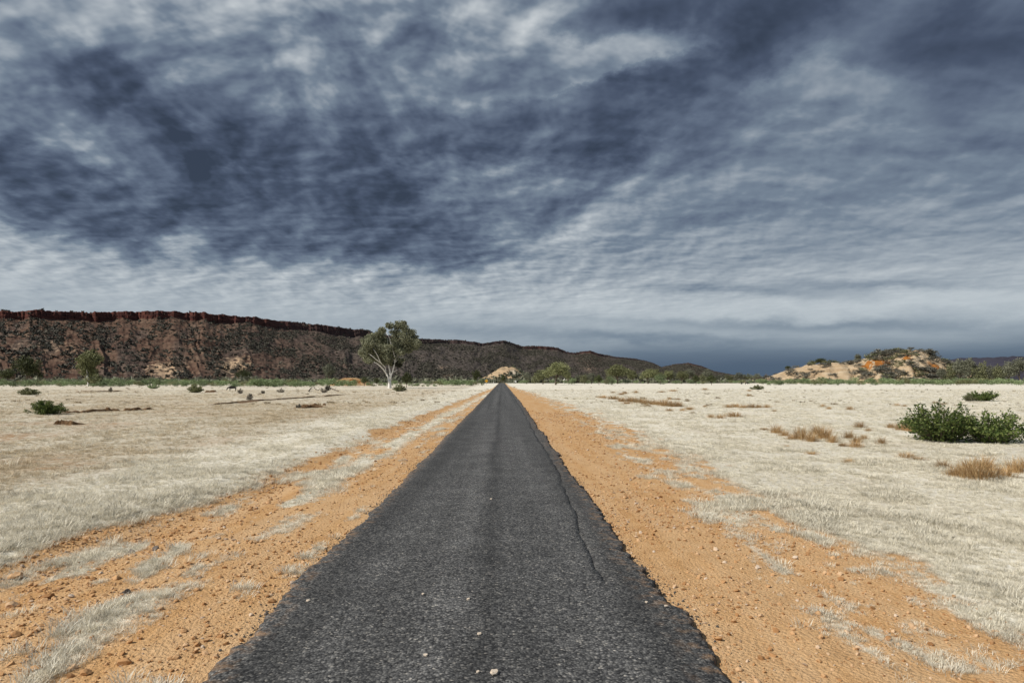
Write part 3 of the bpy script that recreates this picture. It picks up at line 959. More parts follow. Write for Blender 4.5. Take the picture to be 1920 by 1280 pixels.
rme, RP, RT, Rx, Ry, Rz, Rrid = ridge_grid(1500, 105, (-900, 1440), f_top, f_dist, f_foot, f_cliff, 201, 0.085, 'escarpment_hills', M_RIDGE)


def blob(P, T, p0, t0, rp, rt, rot=0.0):
    a, b = (P - p0) / rp, (T - t0) / rt
    c, s = math.cos(rot), math.sin(rot)
    u, v = a * c + b * s, -a * s + b * c
    return np.exp(-(u * u + v * v))


pale = 0.75 * blob(RP, RT, 310, 0.14, 50, 0.13) + 0.85 * blob(RP, RT, 440, 0.20, 40, 0.14, 0.3) + 0.5 * blob(RP, RT, 90, 0.38, 80, 0.12) \
    + 0.5 * blob(RP, RT, 830, 0.24, 16, 0.05, 0.4) + 0.6 * blob(RP, RT, 840, 0.10, 22, 0.05) + 0.45 * blob(RP, RT, 1105, 0.30, 30, 0.25) + 0.35 * blob(RP, RT, 935, 0.92, 30, 0.10) \
    + 0.25 * ss(0.16, 0.0, RT) * ss(620, 400, RP)
attr(rme, 'pale', 'FLOAT', np.clip(pale, 0, 1).astype(np.float32))
redp = 0.9 * blob(RP, RT, 1105, 0.72, 22, 0.30, 0.2) + 0.9 * blob(RP, RT, 1300, 0.6, 34, 0.5) + 0.8 * blob(RP, RT, 1020, 0.98, 40, 0.10) + 0.5 * blob(RP, RT, 30, 0.8, 120, 0.15)
stony_cloud_shade = np.clip(ss(330, 800, RP + 160 * (fbm(RP * 0.02, RT * 4, 222, 4) - 0.5)) * (1 - redp), 0, 1) * 0.92  # far ridge: cloud shadow painted into the ground colour as darker grey
stony_cloud_shade = np.maximum(stony_cloud_shade, 0.5 * ss(0.45, 0.62, fbm(RP * 0.03, RT * 5, 223, 5)) * (RT < 0.86))  # plus scattered patches of grey stony ground
attr(rme, 'stony_cloud_shade', 'FLOAT', stony_cloud_shade.astype(np.float32))
cb = np.zeros(len(rme.vertices), np.float32)
rme.attributes['cliff'].data.foreach_get('value', cb)
rme.attributes['cliff'].data.foreach_set('value', np.maximum(cb, (redp * ss(1000, 1060, RP) * 0.55).astype(np.float32).ravel()))
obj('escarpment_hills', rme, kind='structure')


def scrub_proto(seed, n=22, h=0.8):
    r = np.random.default_rng(seed)
    p, u = clump_pts(r, [(0, 0, h * 0.5, 0.8, 0.8, h * 0.55), (0.35, 0.2, h * 0.35, 0.5, 0.5, h * 0.35)], n, 0.3)
    v, f = leaves(r, p, 0.75, 0.55, 0.2, u)
    return v.tolist(), f.tolist()


def scatter_on(name, n, seed, P, T, x, y, z, wfun, smin, smax, mat, tall=1.0):
    r = np.random.default_rng(seed)
    rows, cols = T.shape
    # weight by real area times the wanted density
    dx = np.hypot(np.gradient(x, axis=1), np.gradient(y, axis=1))
    dy = np.hypot(np.gradient(x, axis=0), np.gradient(y, axis=0))
    w = dx * dy * wfun(P, T)
    w[-1], w[:, -1] = 0, 0
    w = (w / w.sum()).ravel()
    kk = r.choice(rows * cols, n, p=w)
    i, j = kk // cols, kk % cols
    a, b = r.random(n), r.random(n)

    def samp(A):
        return (A[i, j] * (1 - a) + A[np.minimum(i + 1, rows - 1), j] * a) * (1 - b) + (A[i, np.minimum(j + 1, cols - 1)] * (1 - a) + A[np.minimum(i + 1, rows - 1), np.minimum(j + 1, cols - 1)] * a) * b
    pts = np.stack([samp(x), samp(y), samp(z) - 0.15], 1)
    s = smin + (smax - smin) * r.random(n) ** 2.2
    rot = np.zeros((n, 3))
    rot[:, 2] = r.random(n) * 6.28
    scl = np.stack([s, s, s * (0.75 + 0.6 * r.random(n)) * tall], 1)
    return scatter(name, [scrub_proto(q) for q in range(4)], pts, rot, scl, r.integers(0, 4, n), mat)


def ridge_w(P, T):
    d = 0.18 + 1.1 * ss(0.42, 0.60, fbm(P * 0.03, T * 7, 301, 4))
    d = d * np.interp(P, [-900, 0, 250, 520, 750, 900, 1362], [1.5, 1.5, 1.6, 2.0, 2.2, 2.0, 1.3])
    d = d * (1 - 0.8 * np.clip(pale, 0, 1)) * (1 + 1.5 * ss(0.10, 0.0, T))
    d = d * np.where((T > 0.87) & (T < 0.94), 0.25, 1.0) * np.where(T > 1.0, 0.5, 1.0) * (T < 1.12)
    return d * ((P > -420))


scatter_on('hillside_scrub', 85000, 77, RP, RT, Rx, Ry, Rz, ridge_w, 1.0, 4.8, M_SCRUB, 0.95)


def mound(name, px0, px1, prof, dist, depth, mat, seed, cols=260, rows=70, rough=0.05):
    """a free-standing hill: prof = outline (px list, py list) at its middle distance, depth in metres"""
    px = np.linspace(px0, px1, cols)
    top = np.interp(px, *prof)
    t = np.linspace(-1, 1, rows)
    T, P = np.meshgrid(t, px, indexing='ij')
    dd = np.array([ray(p, q) for p, q in zip(px, top)])
    H = CAMZ + dist * dd[:, 2] / np.hypot(dd[:, 0], dd[:, 1])
    H = np.maximum(H + 2.0, 0)
    th = np.arctan2(dd[:, 0], dd[:, 1])
    R = dist + T * depth
    sec = np.clip(1 - np.abs(T + 0.25 * (fbm(P * 0.02, T * 2, seed, 3) - 0.5)) ** 1.5, 0, 1)
    z = H[None] * sec - 2.0
    z = z + H[None] * rough * 2 * (fbm(P * 0.08, T * 5, seed + 2, 5, 0.6) - 0.5) * np.clip(sec * 3, 0, 1)
    rid = 1 - np.abs(2 * vn(P * 0.06 + 2 * T, T * 0.5, seed + 5) - 1)
    z = z - H[None] * rough * 2.2 * (rid - 0.5) * np.sin(np.clip(sec, 0, 1) * PI)
    x, y = R * np.sin(th)[None], R * np.cos(th)[None]
    ii = (np.arange(rows - 1)[:, None] * cols + np.arange(cols - 1)[None, :]).ravel()
    me = mesh(name, np.stack([x, y, z], -1).reshape(-1, 3), np.stack([ii, ii + 1, ii + cols + 1, ii + cols], 1), [mat], True)
    return me, P, T, x, y, z


# the sandy hill on the right
M_SAND = hill_mat('sandy_hill_earth', [(0.34, (0.22, 0.15, 0.09)), (0.44, (0.46, 0.33, 0.20)), (0.56, (0.56, 0.45, 0.31)), (0.70, (0.46, 0.41, 0.32))],
                  (0.42, 0.17, 0.04), (0.30, 0.12, 0.035), 0.05, (0.40, 0.36, 0.29))
sh_prof = ([1395, 1436, 1462, 1490, 1520, 1560, 1600, 1640, 1662, 1690, 1715, 1740, 1765, 1790, 1830, 1880], [714, 708, 698, 690, 684, 681, 677, 668, 662, 657, 656, 662, 674, 688, 702, 714])
sme, SP, ST, Sx, Sy, Sz = mound('sandy_hill', 1395, 1880, sh_prof, 560, 105, M_SAND, 401, rough=0.085)
cl = ss(0.30, 0.45, fbm(SP * 0.11, ST * 12, 419, 4)) * 1.15 * (0.95 * blob(SP, ST, 1632, -0.42, 26, 0.16) + 0.85 * blob(SP, ST, 1700, -0.42, 14, 0.13) + 0.6 * blob(SP, ST, 1755, -0.45, 30, 0.12) + 0.9 * blob(SP, ST, 1722, -0.08, 22, 0.06) + 0.6 * blob(SP, ST, 1660, -0.45, 14, 0.12) + 0.7 * blob(SP, ST, 1785, -0.45, 16, 0.2))
attr(sme, 'cliff', 'FLOAT', np.clip(cl * 0.95, 0, 1).astype(np.float32))
attr(sme, 'pale', 'FLOAT', np.clip(ss(1600, 1680, SP) * 0.35, 0, 1).astype(np.float32))
obj('sandy_hill', sme, kind='structure')

# knoll at the end of the road, low orange bank behind the gum, far dark range
M_KNOLL = hill_mat('knoll_earth', [(0.36, (0.20, 0.15, 0.10)), (0.5, (0.42, 0.31, 0.195)), (0.7, (0.46, 0.36, 0.25))], (0.4, 0.2, 0.08), (0.3, 0.15, 0.06), 0.03, (0.5, 0.42, 0.32))
kme, KP, KT, Kx, Ky, Kz = mound('sandy_knoll', 896, 1002, ([896, 914, 928, 940, 952, 966, 978, 1002], [712, 704, 695, 689, 687, 689, 698, 712]), 1150, 60, M_KNOLL, 431, 120, 40, 0.09)
attr(kme, 'cliff', 'FLOAT', np.zeros(KP.shape, np.float32))
attr(kme, 'pale', 'FLOAT', np.clip(blob(KP, KT, 965, -0.5, 12, 0.3), 0, 1).astype(np.float32))
obj('sandy_knoll', kme, kind='structure')
scatter_on('knoll_scrub', 130, 90, KP, KT, Kx, Ky, Kz, lambda P, T: (T > -1) * (T < 0.2) * (0.15 + 1.2 * ss(-0.45, -0.8, T) + 1.0 * ss(955, 968, P)), 2.0, 5.5, M_GREYTREE)
M_BANK = hill_mat('orange_bank_earth', [(0.30, (0.42, 0.22, 0.09)), (0.5, (0.55, 0.35, 0.18)), (0.7, (0.60, 0.48, 0.33))], (0.36, 0.15, 0.05), (0.28, 0.12, 0.04), 0.15, (0.6, 0.5, 0.38))
bme, BP, BT, Bx, By, Bz = mound('eroded_orange_bank', 618, 700, ([618, 632, 645, 660, 675, 688, 700], [722, 712, 708.5, 708, 709.5, 714, 722]), 262, 14, M_BANK, 441, 100, 36, 0.05)
attr(bme, 'cliff', 'FLOAT', np.clip(blob(BP, BT, 664, -0.4, 16, 0.18), 0, 1).astype(np.float32))
attr(bme, 'pale', 'FLOAT', np.clip(ss(-0.5, -0.9, BT), 0, 1).astype(np.float32))
obj('eroded_orange_bank', bme, kind='structure')
M_FAR = hill_mat('far_range_scrub', [(0.30, (0.030, 0.030, 0.042)), (0.5, (0.045, 0.043, 0.058)), (0.7, (0.062, 0.056, 0.066))], (0.05, 0.04, 0.05), (0.04, 0.03, 0.04), 0.004)
fme, FP_, FT, Fx, Fy, Fz = mound('distant_dark_range', 1600, 2500, ([1600, 1700, 1775, 1800, 1830, 1870, 1920, 2050, 2200, 2350, 2500], [712, 695, 675, 671, 670, 669, 667, 660, 664, 680, 712]), 5200, 900, M_FAR, 451, 240, 40, 0.06)
attr(fme, 'cliff', 'FLOAT', np.zeros(FP_.shape, np.float32))
attr(fme, 'pale', 'FLOAT', np.zeros(FP_.shape, np.float32))
obj('distant_dark_range', fme, kind='structure')


# ---------------------------------------------------------------- the white-trunked gum
def main_gum():
    D = 170.0
    base = on_ground(730, 727)
    D = base.y
    k = D / FPX / 8                                # one unit of the enlarged crop, in metres
    z0 = gz(base.x, base.y)
    root = obj('gum_tree', None, loc=(base.x, base.y, z0))
    tag(root, 'tall spreading gum tree with forked white trunk left of the road', 'tree')
    P = lambda cx, cy, d=0.0: Vector(((cx - 718) * k, d * (1.0 if cx < 640 else -0.6), (1180 - cy) * k))
    limbs = [
        ([P(722, 1195), P(722, 1140), P(720, 1090), P(716, 1050)], [0.50, 0.42, 0.40, 0.36]),
        ([P(712, 1070), P(690, 1000, -.3), P(655, 940, -.6), P(625, 890, -.9), P(590, 850, -1.2), P(545, 815, -1.4), P(500, 790, -1.6)], [0.30, .26, .24, .20, .17, .12, .06]),
        ([P(660, 945, -.5), P(650, 870, -1), P(600, 800, -1.6), P(545, 760, -2.1), P(490, 710, -2.4), P(430, 670, -2.6)], [0.22, .19, .17, .15, .11, .06]),
        ([P(722, 1060), P(730, 1000), P(726, 930), P(708, 870, -.3), P(698, 800, -.6), P(690, 700, -.8), P(680, 560, -.6), P(690, 420, 0)], [0.30, .27, .25, .22, .18, .14, .10, .05]),
        ([P(730, 1070), P(742, 990), P(765, 930, .3), P(790, 830, .2), P(800, 720, -.6), P(792, 600, -1.0), P(800, 480, -.8), P(850, 330, -.5)], [0.30, .26, .22, .19, .16, .12, .09, .05]),
        ([P(790, 830, .2), P(812, 720, -.5), P(845, 630, -1.0), P(885, 560, -1.4), P(890, 500, -1.5), P(945, 430, -1.4), P(980, 390, -1.2)], [0.17, .16, .14, .12, .10, .08, .05]),
        ([P(765, 930, .3), P(800, 930, .2), P(835, 900, .1)], [0.13, .10, .05]),
        ([P(795, 800, .2), P(845, 750, -.5), P(895, 725, -1.0), P(945, 705, -1.3)], [0.12, .11, .09, .05]),
        ([P(845, 750, -.4), P(890, 680, -1.4), P(930, 620, -1.6), P(1010, 560, -1.2)], [0.10, .09, .07, .04]),
        ([P(698, 800, -.6), P(640, 700, 1.0), P(560, 600, 1.6), P(480, 520, 2.0)], [0.12, .10, .07, .04]),
        ([P(800, 720, 1.0), P(760, 560, 2.0), P(720, 420, 2.6), P(650, 320, 2.4)], [0.12, .10, .07, .04]),
        ([P(600, 800, -1.6), P(560, 690, -2.4), P(530, 640, -2.8), P(505, 600, -2.9)], [0.12, .10, .08, .04]),
    ]
    trunk = obj('trunk', mesh('gum_trunk', *tube(limbs[0][0], limbs[0][1], 10, 0), [M_WHITEBARK], True), root)
    for i, (p, rr) in enumerate(limbs[1:]):
        obj('limb', mesh('gum_limb_%d' % i, *tube(p, [q * (0.80 if i not in (1, 4, 6) else 0.66) for q in rr], 8, i + 1), [M_WHITEBARK], True), trunk)
    cl = [(880, 235, 80), (830, 260, 60), (735, 250, 58), (700, 245, 40), (950, 290, 70), (910, 215, 50), (1050, 350, 62), (1090, 420, 50), (1080, 480, 70), (1130, 520, 75), (1060, 560, 60), (930, 390, 95), (1000, 450, 85),
          (635, 320, 55), (575, 370, 80), (520, 370, 65), (470, 430, 75), (400, 440, 70), (430, 520, 105), (375, 600, 80), (345, 650, 65), (400, 720, 75), (480, 640, 95), (560, 480, 95), (600, 600, 100), (550, 700, 75), (650, 500, 80),
          (800, 350, 80), (690, 600, 95), (790, 490, 85), (620, 790, 65), (690, 720, 70), (840, 560, 85), (900, 640, 70), (960, 560, 80), (720, 800, 55), (480, 790, 45), (350, 760, 45), (1000, 620, 50), (870, 770, 55), (780, 700, 55), (640, 660, 60), (700, 770, 62), (570, 755, 62), (440, 600, 80), (740, 650, 70), (500, 730, 60), (330, 700, 50)]
    r = np.random.default_rng(12)
    C = []
    for (cx, cy, rr) in cl:
        c = P(cx, cy, float(r.normal()) * 2.0)
        q = rr * k
        C.append((c.x, c.y, c.z, q * 1.06, q * 1.3, q * 0.9))
        for _ in range(3):                                             # little sprays around each clump
            a = r.normal(size=3)
            a /= np.linalg.norm(a)
            C.append((c.x + a[0] * q, c.y + a[1] * q, c.z + a[2] * q * .8, q * .42, q * .42, q * .34))
    p, u = clump_pts(r, C, 36000, 0.15)
    v, f = leaves(r, p, 0.40, 0.18, 0, None, 0.5)
    obj('crown', mesh('gum_crown', v, f, [M_GUM]), root)
    C = []
    for (cx, cy, rr) in [(800, 815, 62), (745, 815, 45), (860, 835, 48), (830, 780, 45)]:
        c = P(cx, cy, -1.2)
        q = rr * k
        C.append((c.x, c.y, c.z, q, q, q * 0.7))
    p, u = clump_pts(r, C, 1500, 0.2)
    v, f = leaves(r, p, 0.35, 0.17, 0, None, 0.4)
    obj('mistletoe', mesh('mistletoe_clump', v, f, [M_MISTLE]), root)


main_gum()


# ---------------------------------------------------------------- other trees and shrubs (unit meshes: 1 m wide per unit, 1 m tall per unit)
def tree_meshes(seed, leafm, barkm, lobes=7, trunk_h=0.28, n=1700, shape='round', leaf=0.055):
    """crown and trunk of a tree 1 unit tall and about 1 unit wide"""
    r = np.random.default_rng(seed)
    C = []
    for i in range(lobes):
        a = 2 * PI * i / lobes + r.random() * 0.8
        if shape == 'round':
            rr, zz = 0.26 * (0.5 + 0.7 * r.random()), trunk_h + (1 - trunk_h) * (0.32 + 0.38 * r.random())
            q = 0.16 + 0.08 * r.random()
        elif shape == 'tall':
            rr, zz = 0.22 * r.random() + 0.08, trunk_h + (1 - trunk_h) * (0.02 + 0.82 * r.random())
            q = 0.15 + 0.08 * r.random()
        else:
            rr, zz = 0.30 * (0.4 + 0.7 * r.random()), 0.20 + 0.45 * r.random()
            q = 0.18 + 0.08 * r.random()
        C.append((math.cos(a) * rr, math.sin(a) * rr, zz, q * 1.1, q * 1.1, q))
    C.append((0, 0, 0.82 if shape != 'low' else 0.62, 0.20, 0.20, 0.17))
    C.append((0, 0, trunk_h + (1 - trunk_h) * 0.45 if shape != 'low' else 0.4, 0.24, 0.24, 0.22))
    for c in list(C):
        for _ in range(2):
            a = r.normal(size=3)
            a /= np.linalg.norm(a)
            C.append((c[0] + a[0] * c[3], c[1] + a[1] * c[3], min(c[2] + a[2] * c[5], 0.95), c[3] * .4, c[3] * .4, c[5] * .36))
    p, u = clump_pts(r, C, n, 0.3)
    p[:, 2] = np.maximum(p[:, 2], 0.03)
    v, f = leaves(r, p, leaf, leaf * 0.55, 0.0, u * 0.6, 0.2)
    crown = mesh('crown_%d' % seed, v, f, [leafm])
    parts = [tube([(0, 0, -0.03), (0.01, 0, trunk_h * 0.6), (0.0, 0.01, trunk_h * 1.25)], [0.035, 0.028, 0.022], 7, seed)]
    for c in C[:min(lobes, 5)]:
        parts.append(tube([(0, 0, trunk_h * 0.9), (c[0] * .5, c[1] * .5, (trunk_h + c[2]) * .5 + 0.02), (c[0], c[1], c[2])], [0.02, 0.013, 0.006], 5, seed))
    V, Fc = join(parts)
    return crown, mesh('trunk_%d' % seed, V, Fc, [barkm], True)


def shrub_mesh(seed, leafm, n=420, leaf=0.11, spiky=0.0, wide=1.0):
    """low shrub 1 unit tall, 1 unit wide, one mesh"""
    r = np.random.default_rng(seed)
    C = [(0, 0, 0.42, 0.36, 0.36, 0.38)]
    for i in range(6):
        a = r.random() * 2 * PI
        q = 0.16 + 0.10 * r.random()
        C.append((math.cos(a) * 0.32, math.sin(a) * 0.32, 0.22 + 0.45 * r.random(), q, q, q))
    p, u = clump_pts(r, C, n, 0.25)
    p[:, 2] = np.clip(p[:, 2], 0.0, None)
    v, f = leaves(r, p, leaf, leaf * 0.5, spiky, u * 0.5)
    return mesh('shrub_%d' % seed, v, f, [leafm])


T_ROUND = [tree_meshes(10 + i, M_TREE, M_BARK, 9, 0.24, 3600, 'round') for i in range(3)]
T_GREY = [tree_meshes(20 + i, M_GREYTREE, M_BARK, 8, 0.2, 2800, 'round') for i in range(2)]
T_DARK = [tree_meshes(30 + i, M_DARKTREE, M_BARK, 8, 0.20, 3000, 'round') for i in range(2)]
T_TALL = [tree_meshes(40 + i, M_TREE, M_WHITEBARK, 11, 0.10, 5200, 'tall') for i in range(2)]
T_LOW = [tree_meshes(50 + i, M_OLIVE, M_BARK, 7, 0.12, 2200, 'low') for i in range(2)]
T_BRIGHT = [tree_meshes(60, M_BAND, M_BARK, 7, 0.14, 1400, 'low')]
T_DEADGREY = [tree_meshes(65, M_DRYSHRUB, M_BARK, 6, 0.14, 900, 'low')]
tr = random.Random(9)


def plant_tree(px, base, h, w, kind, label, cat='tree', group=None, name=None, dist=None):
    """a tree standing where the photograph shows its foot (px, base); h and w in photo pixels"""
    if dist is None:
        p = on_ground(px, base)
    else:
        p = at(px, base, dist)
    k_ = p.y / FPX
    z = gz(p.x, p.y)
    lift = max(0.0, p.z - z) if dist is None else 0.0
    crown, trunk = tr.choice(kind)
    root = obj(name or ('tree' if cat == 'tree' else 'shrub'), None, loc=(p.x, p.y, z))
    tag(root, label, cat, group)
    rz = tr.random() * 6.28
    sc = (w * k_ * 1.0, w * k_ * 1.0, h * k_ * 1.03 + (p.z - z))
    obj('trunk', trunk, root, rz=rz, sc=sc)
    obj('crown', crown, root, rz=rz, sc=sc)
    return root


# trees on the left
plant_tree(50, 721.5, 54, 54, T_DARK, 'dark rounded tree at the far left of the green shrubs', name='leafy_tree')
plant_tree(165, 723.5, 66, 58, T_TALL, 'tall bushy tree with pale stems second from the left', name='leafy_tree')
plant_tree(455, 715, 23, 32, T_DARK, 'round dark tree behind the green shrubs left of the gum', name='leafy_tree')
plant_tree(14, 718, 26, 34, T_DARK, 'squat dark tree at the left edge behind the shrubs', name='leafy_tree')
plant_tree(762, 726, 29, 22, T_DARK, 'small thin dark tree just right of the white gum', name='leafy_tree')
plant_tree(683, 723, 17, 18, T_DARK, 'small dark tree just left of the white gum trunk', name='leafy_tree')
plant_tree(706, 722.5, 15, 13, T_DARK, 'tiny dark tree close behind the white gum trunk', name='leafy_tree')
plant_tree(617, 716, 34, 30, T_GREY, 'faint grey green tree at the foot of the slope', name='leafy_tree')
plant_tree(893, 720, 27, 18, T_DARK, 'upright dark tree beside the yellow sign', name='leafy_tree')
plant_tree(903, 722, 15, 15, T_BRIGHT, 'bright green small tree left of the yellow sign', name='leafy_tree')
plant_tree(943, 716.5, 15, 11, T_DARK, 'narrow dark tree where the road ends', name='leafy_tree')
# right-hand treeline, singly
LINE = [
    (988, 718, 22, 22, T_GREY, 'grey green round tree right of the road end'), (1003, 719, 16, 20, T_LOW, 'low olive tree between road end and big round tree'),
    (1018, 720, 27, 30, T_ROUND, 'shoulder high olive tree touching the big round tree'), (1042, 721, 43, 56, T_ROUND, 'biggest round olive tree right of the road'),
    (1064, 718, 24, 20, T_ROUND, 'small olive tree behind the big round tree'), (1072, 720, 13, 20, T_BRIGHT, 'bright green bush beside the bare white trunk'),
    (1083, 718, 17, 22, T_GREY, 'first grey tree right of the bare white trunk'), (1096, 719, 19, 26, T_LOW, 'second low tree right of the bare white trunk'),
    (1109, 719, 21, 26, T_GREY, 'third pale grey tree right of the bare white trunk'), (1123, 721, 19, 18, T_DARK, 'small dark tree left of the second largest tree'),
    (1141, 720, 21, 20, T_LOW, 'olive tree at the left skirt of the second largest tree'), (1158, 719, 37, 56, T_ROUND, 'second largest round olive tree of the treeline'),
    (1147, 721, 18, 17, T_BRIGHT, 'bright green bush before the second largest tree'), (1187, 718, 24, 22, T_ROUND, 'egg shaped olive tree right of the second largest'),
    (1201, 718, 20, 20, T_GREY, 'grey tree between two olive trees in the treeline middle'), (1215, 719, 28, 32, T_ROUND, 'wide olive tree in the middle of the treeline'),
    (1228, 718, 26, 26, T_ROUND, 'olive tree behind the vivid green round tree'), (1238, 720, 21, 26, T_BRIGHT, 'vivid green round tree in the middle of the treeline'),
    (1252, 718, 24, 24, T_ROUND, 'olive tree right of the vivid green tree'), (1264, 718, 21, 20, T_GREY, 'pale grey tree second right of the vivid green tree'),
    (1278, 719, 24, 26, T_ROUND, 'olive tree left of the tall pale tree pair'), (1292, 718, 26, 28, T_GREY, 'tall pale grey tree under the red hill end'),
    (1305, 721, 19, 17, T_DARK, 'narrow dark tree standing forward of the treeline'), (1318, 719, 20, 20, T_LOW, 'low olive tree left of the dark round tree'),
    (1327, 717, 27, 28, T_GREY, 'tall grey tree behind the dark round tree'), (1334, 721, 18, 22, T_DARK, 'dark round tree standing forward at the treeline end'),
    (1350, 717, 15, 26, T_GREY, 'first low grey tree right of the dark round tree'), (1368, 717, 17, 30, T_LOW, 'second low tree right of the dark round tree'),
    (1387, 716, 19, 30, T_GREY, 'grey tree directly behind the two cows'), (1402, 716, 18, 28, T_LOW, 'olive tree right of the two cows'),
    (1420, 715, 16, 28, T_GREY, 'grey tree at the left toe of the sandy hill'),
]
for a in LINE:
    plant_tree(*a, name='leafy_tree', group='treeline right of the road')
# low trees right of the sandy hill
for i, (px, b, h, w) in enumerate([(1782, 713, 34, 26), (1800, 713, 40, 34), (1818, 713, 42, 30), (1842, 713, 41, 34), (1833, 714, 28, 22), (1858, 713, 30, 26), (1872, 713, 34, 30), (1892, 713, 38, 36), (1912, 713, 42, 38), (1935, 713, 40, 36), (1765, 713, 24, 22)]):
    plant_tree(px, b, h, w, T_GREY if i % 3 else T_LOW, 'grey green tree in the thicket right of the sandy hill', group='thicket right of the sandy hill', name='leafy_tree', dist=470)

# far scrub across the plain behind everything near the vanishing point
FX, FYY = np.meshgrid(np.linspace(-0.62, 0.62, 160), np.linspace(0, 1, 30))
FR = 430 + FYY * 900
fx, fy = FR * np.sin(FX), FR * np.cos(FX)
scatter_on('plain_scrub', 15000, 88, FX, FYY, fx, fy, ground_z(fx, fy), lambda P, T: (0.2 + 1.3 * ss(0.40, 0.6, fbm(P * 30, T * 9, 333, 3))) * np.where((np.abs(P - 0.0) < 0.010) & (T < 0.12), 0.0, 1.0) * np.where(P > 0.3, 0.4, 1.0), 1.5, 4.6, M_GREYTREE)

# green shrub bands
BAND = [shrub_mesh(100 + i, M_BAND, 520, 0.10) for i in range(5)]
BAND_D = [shrub_mesh(110 + i, M_TREE, 460, 0.10) for i in range(2)]
br = random.Random(21)


def band(px0, px1, n, b0, b1, h0, h1, stretches):
    for i in range(n):
        px = px0 + (px1 - px0) * (i + br.random()) / n
        b = b0 + (b1 - b0) * br.random()
        p = on_ground(px, b)
        k_ = p.y / FPX
        h = (h0 + (h1 - h0) * br.random()) * k_
        w = h * (1.2 + 0.8 * br.random())
        dark = br.random() > 0.82
        m = br.choice(BAND_D if dark else BAND)
        where = [t for lim, t in stretches if px <= lim][0]
        tone = 'olive' if dark else 'grey green'
        tag(obj('green_shrub', m, None, (p.x, p.y, gz(p.x, p.y) - 0.05), br.random() * 6.28, (w, w, h)), tone + ' shrub ' + where, 'shrub', tone + ' shrubs ' + where)


LEFTB = [(50, 'of the band left of the dark rounded tree'), (165, 'of the band between the two left trees'), (362, 'of the band between tall tree and forward bush'),
         (434, 'of the band between forward bush and cow'), (530, 'of the band right of the cow'), (999, 'of the band end just left of the gum')]
band(-40, 560, 70, 722, 725, 9, 17, LEFTB)
band(-40, 560, 34, 719.5, 721.5, 10, 16, [(t, w.replace('of the band', 'behind the band')) for t, w in LEFTB])
band(480, 662, 28, 722, 725, 10, 20, LEFTB[4:])
band(668, 830, 22, 720.5, 724.5, 5, 11, [(730, 'on the flat left of the gum trunk'), (999, 'on the flat between gum trunk and road')])
band(822, 890, 13, 720.5, 723, 10, 16, [(999, 'in the cluster left of the yellow sign')])
band(1425, 1960, 86, 718.5, 722, 8, 17, [(1530, 'under the bare sand flank of the hill'), (1700, 'under the orange scarp of the hill'), (1790, 'under the right end of the hill'), (2500, 'before the right thicket')])
band(1330, 1440, 16, 717, 719, 6, 11, [(1390, 'left of the two cows'), (2000, 'between the two cows and the sandy hill')])
band(970, 1330, 30, 717.5, 719.5, 5, 10, [(1042, 'low under the treeline by the biggest round tree'), (1158, 'low under the treeline between its two biggest trees'), (2000, 'low under the right half of the treeline')])

# shrubs on the sandy hill
SALT = [shrub_mesh(130 + i, M_SALT, 260, 0.13) for i in range(4)]
r = np.random.default_rng(44)
hw = 0.30 + 1.2 * ss(1540, 1620, SP + 60 * ST) + 0.9 * ss(-0.30, -0.05, ST) * ss(1430, 1500, SP) + 0.5 * ss(1480, 1440, SP)
hw = hw * (1 - 0.93 * np.clip(cl, 0, 1)) * (ST > -0.9) * (ST < 0.06) * (Sz > -0.8) * (0.35 + ss(0.42, 0.58, fbm(SP * 0.05, ST * 4, 411, 3)))
hw = hw * np.abs(np.gradient(Sz, axis=0)) ** 0.5
hw = (hw / hw.sum()).ravel()
for kk in r.choice(hw.size, 290, p=hw, replace=False):
    i, j = kk // SP.shape[1], kk % SP.shape[1]
    s = 2.8 + 5.4 * r.random() ** 1.7
    px = SP[i, j]
    where = 'on the bare sand flank of the hill' if px < 1560 else 'around the orange scarp of the sandy hill' if px < 1650 else 'on the summit of the sandy hill' if (px < 1760 and Sz[i, j] > 13) else 'on the lower right slope of the sandy hill'
    big_ = 'broad' if s > 4.4 else 'small'
    tag(obj('hill_shrub', SALT[int(r.integers(0, 4))], None, (Sx[i, j], Sy[i, j], Sz[i, j] - 0.3), float(r.random() * 6.28), (s * 1.3, s * 1.3, s * (0.42 + 0.30 * r.random()))),
        big_ + ' dark grey shrub ' + where, 'shrub', big_ + ' shrubs ' + where)


OLIV = [shrub_mesh(140 + i, M_OLIVE, 260, 0.13) for i in range(3)]
for kk in r.choice(hw.size, 110, p=hw, replace=False):
    i, j = kk // SP.shape[1], kk % SP.shape[1]
    s = 2.6 + 4.4 * r.random() ** 1.5
    px = SP[i, j]
    where = 'on the bare sand flank of the hill' if px < 1560 else 'around the orange scarp of the sandy hill' if px < 1650 else 'on the summit of the sandy hill' if (px < 1760 and Sz[i, j] > 13) else 'on the lower right slope of the sandy hill'
    tag(obj('olive_bush', OLIV[int(r.integers(0, 3))], None, (Sx[i, j], Sy[i, j], Sz[i, j] - 0.3), float(r.random() * 6.28), (s * 1.3, s * 1.3, s * (0.42 + 0.3 * r.random()))),
        'olive green bush ' + where, 'bush', 'olive bushes ' + where)


def hill_top_tree(px, h, w, kind, label, t=0.0):
    j = int(np.argmin(np.abs(SP[0] - px)))
    i = int(np.argmin(np.abs(ST[:, 0] - t)))
    p = Vector((Sx[i, j], Sy[i, j], Sz[i, j] - 0.3))
    k_ = p.y / FPX
    root = obj('hill_tree', None, loc=p)
    tag(root, label, 'tree')
    crown, trunk = kind[0]
    obj('trunk', trunk, root, sc=(w * k_, w * k_, h * k_))
    obj('crown', crown, root, sc=(w * k_, w * k_, h * k_))


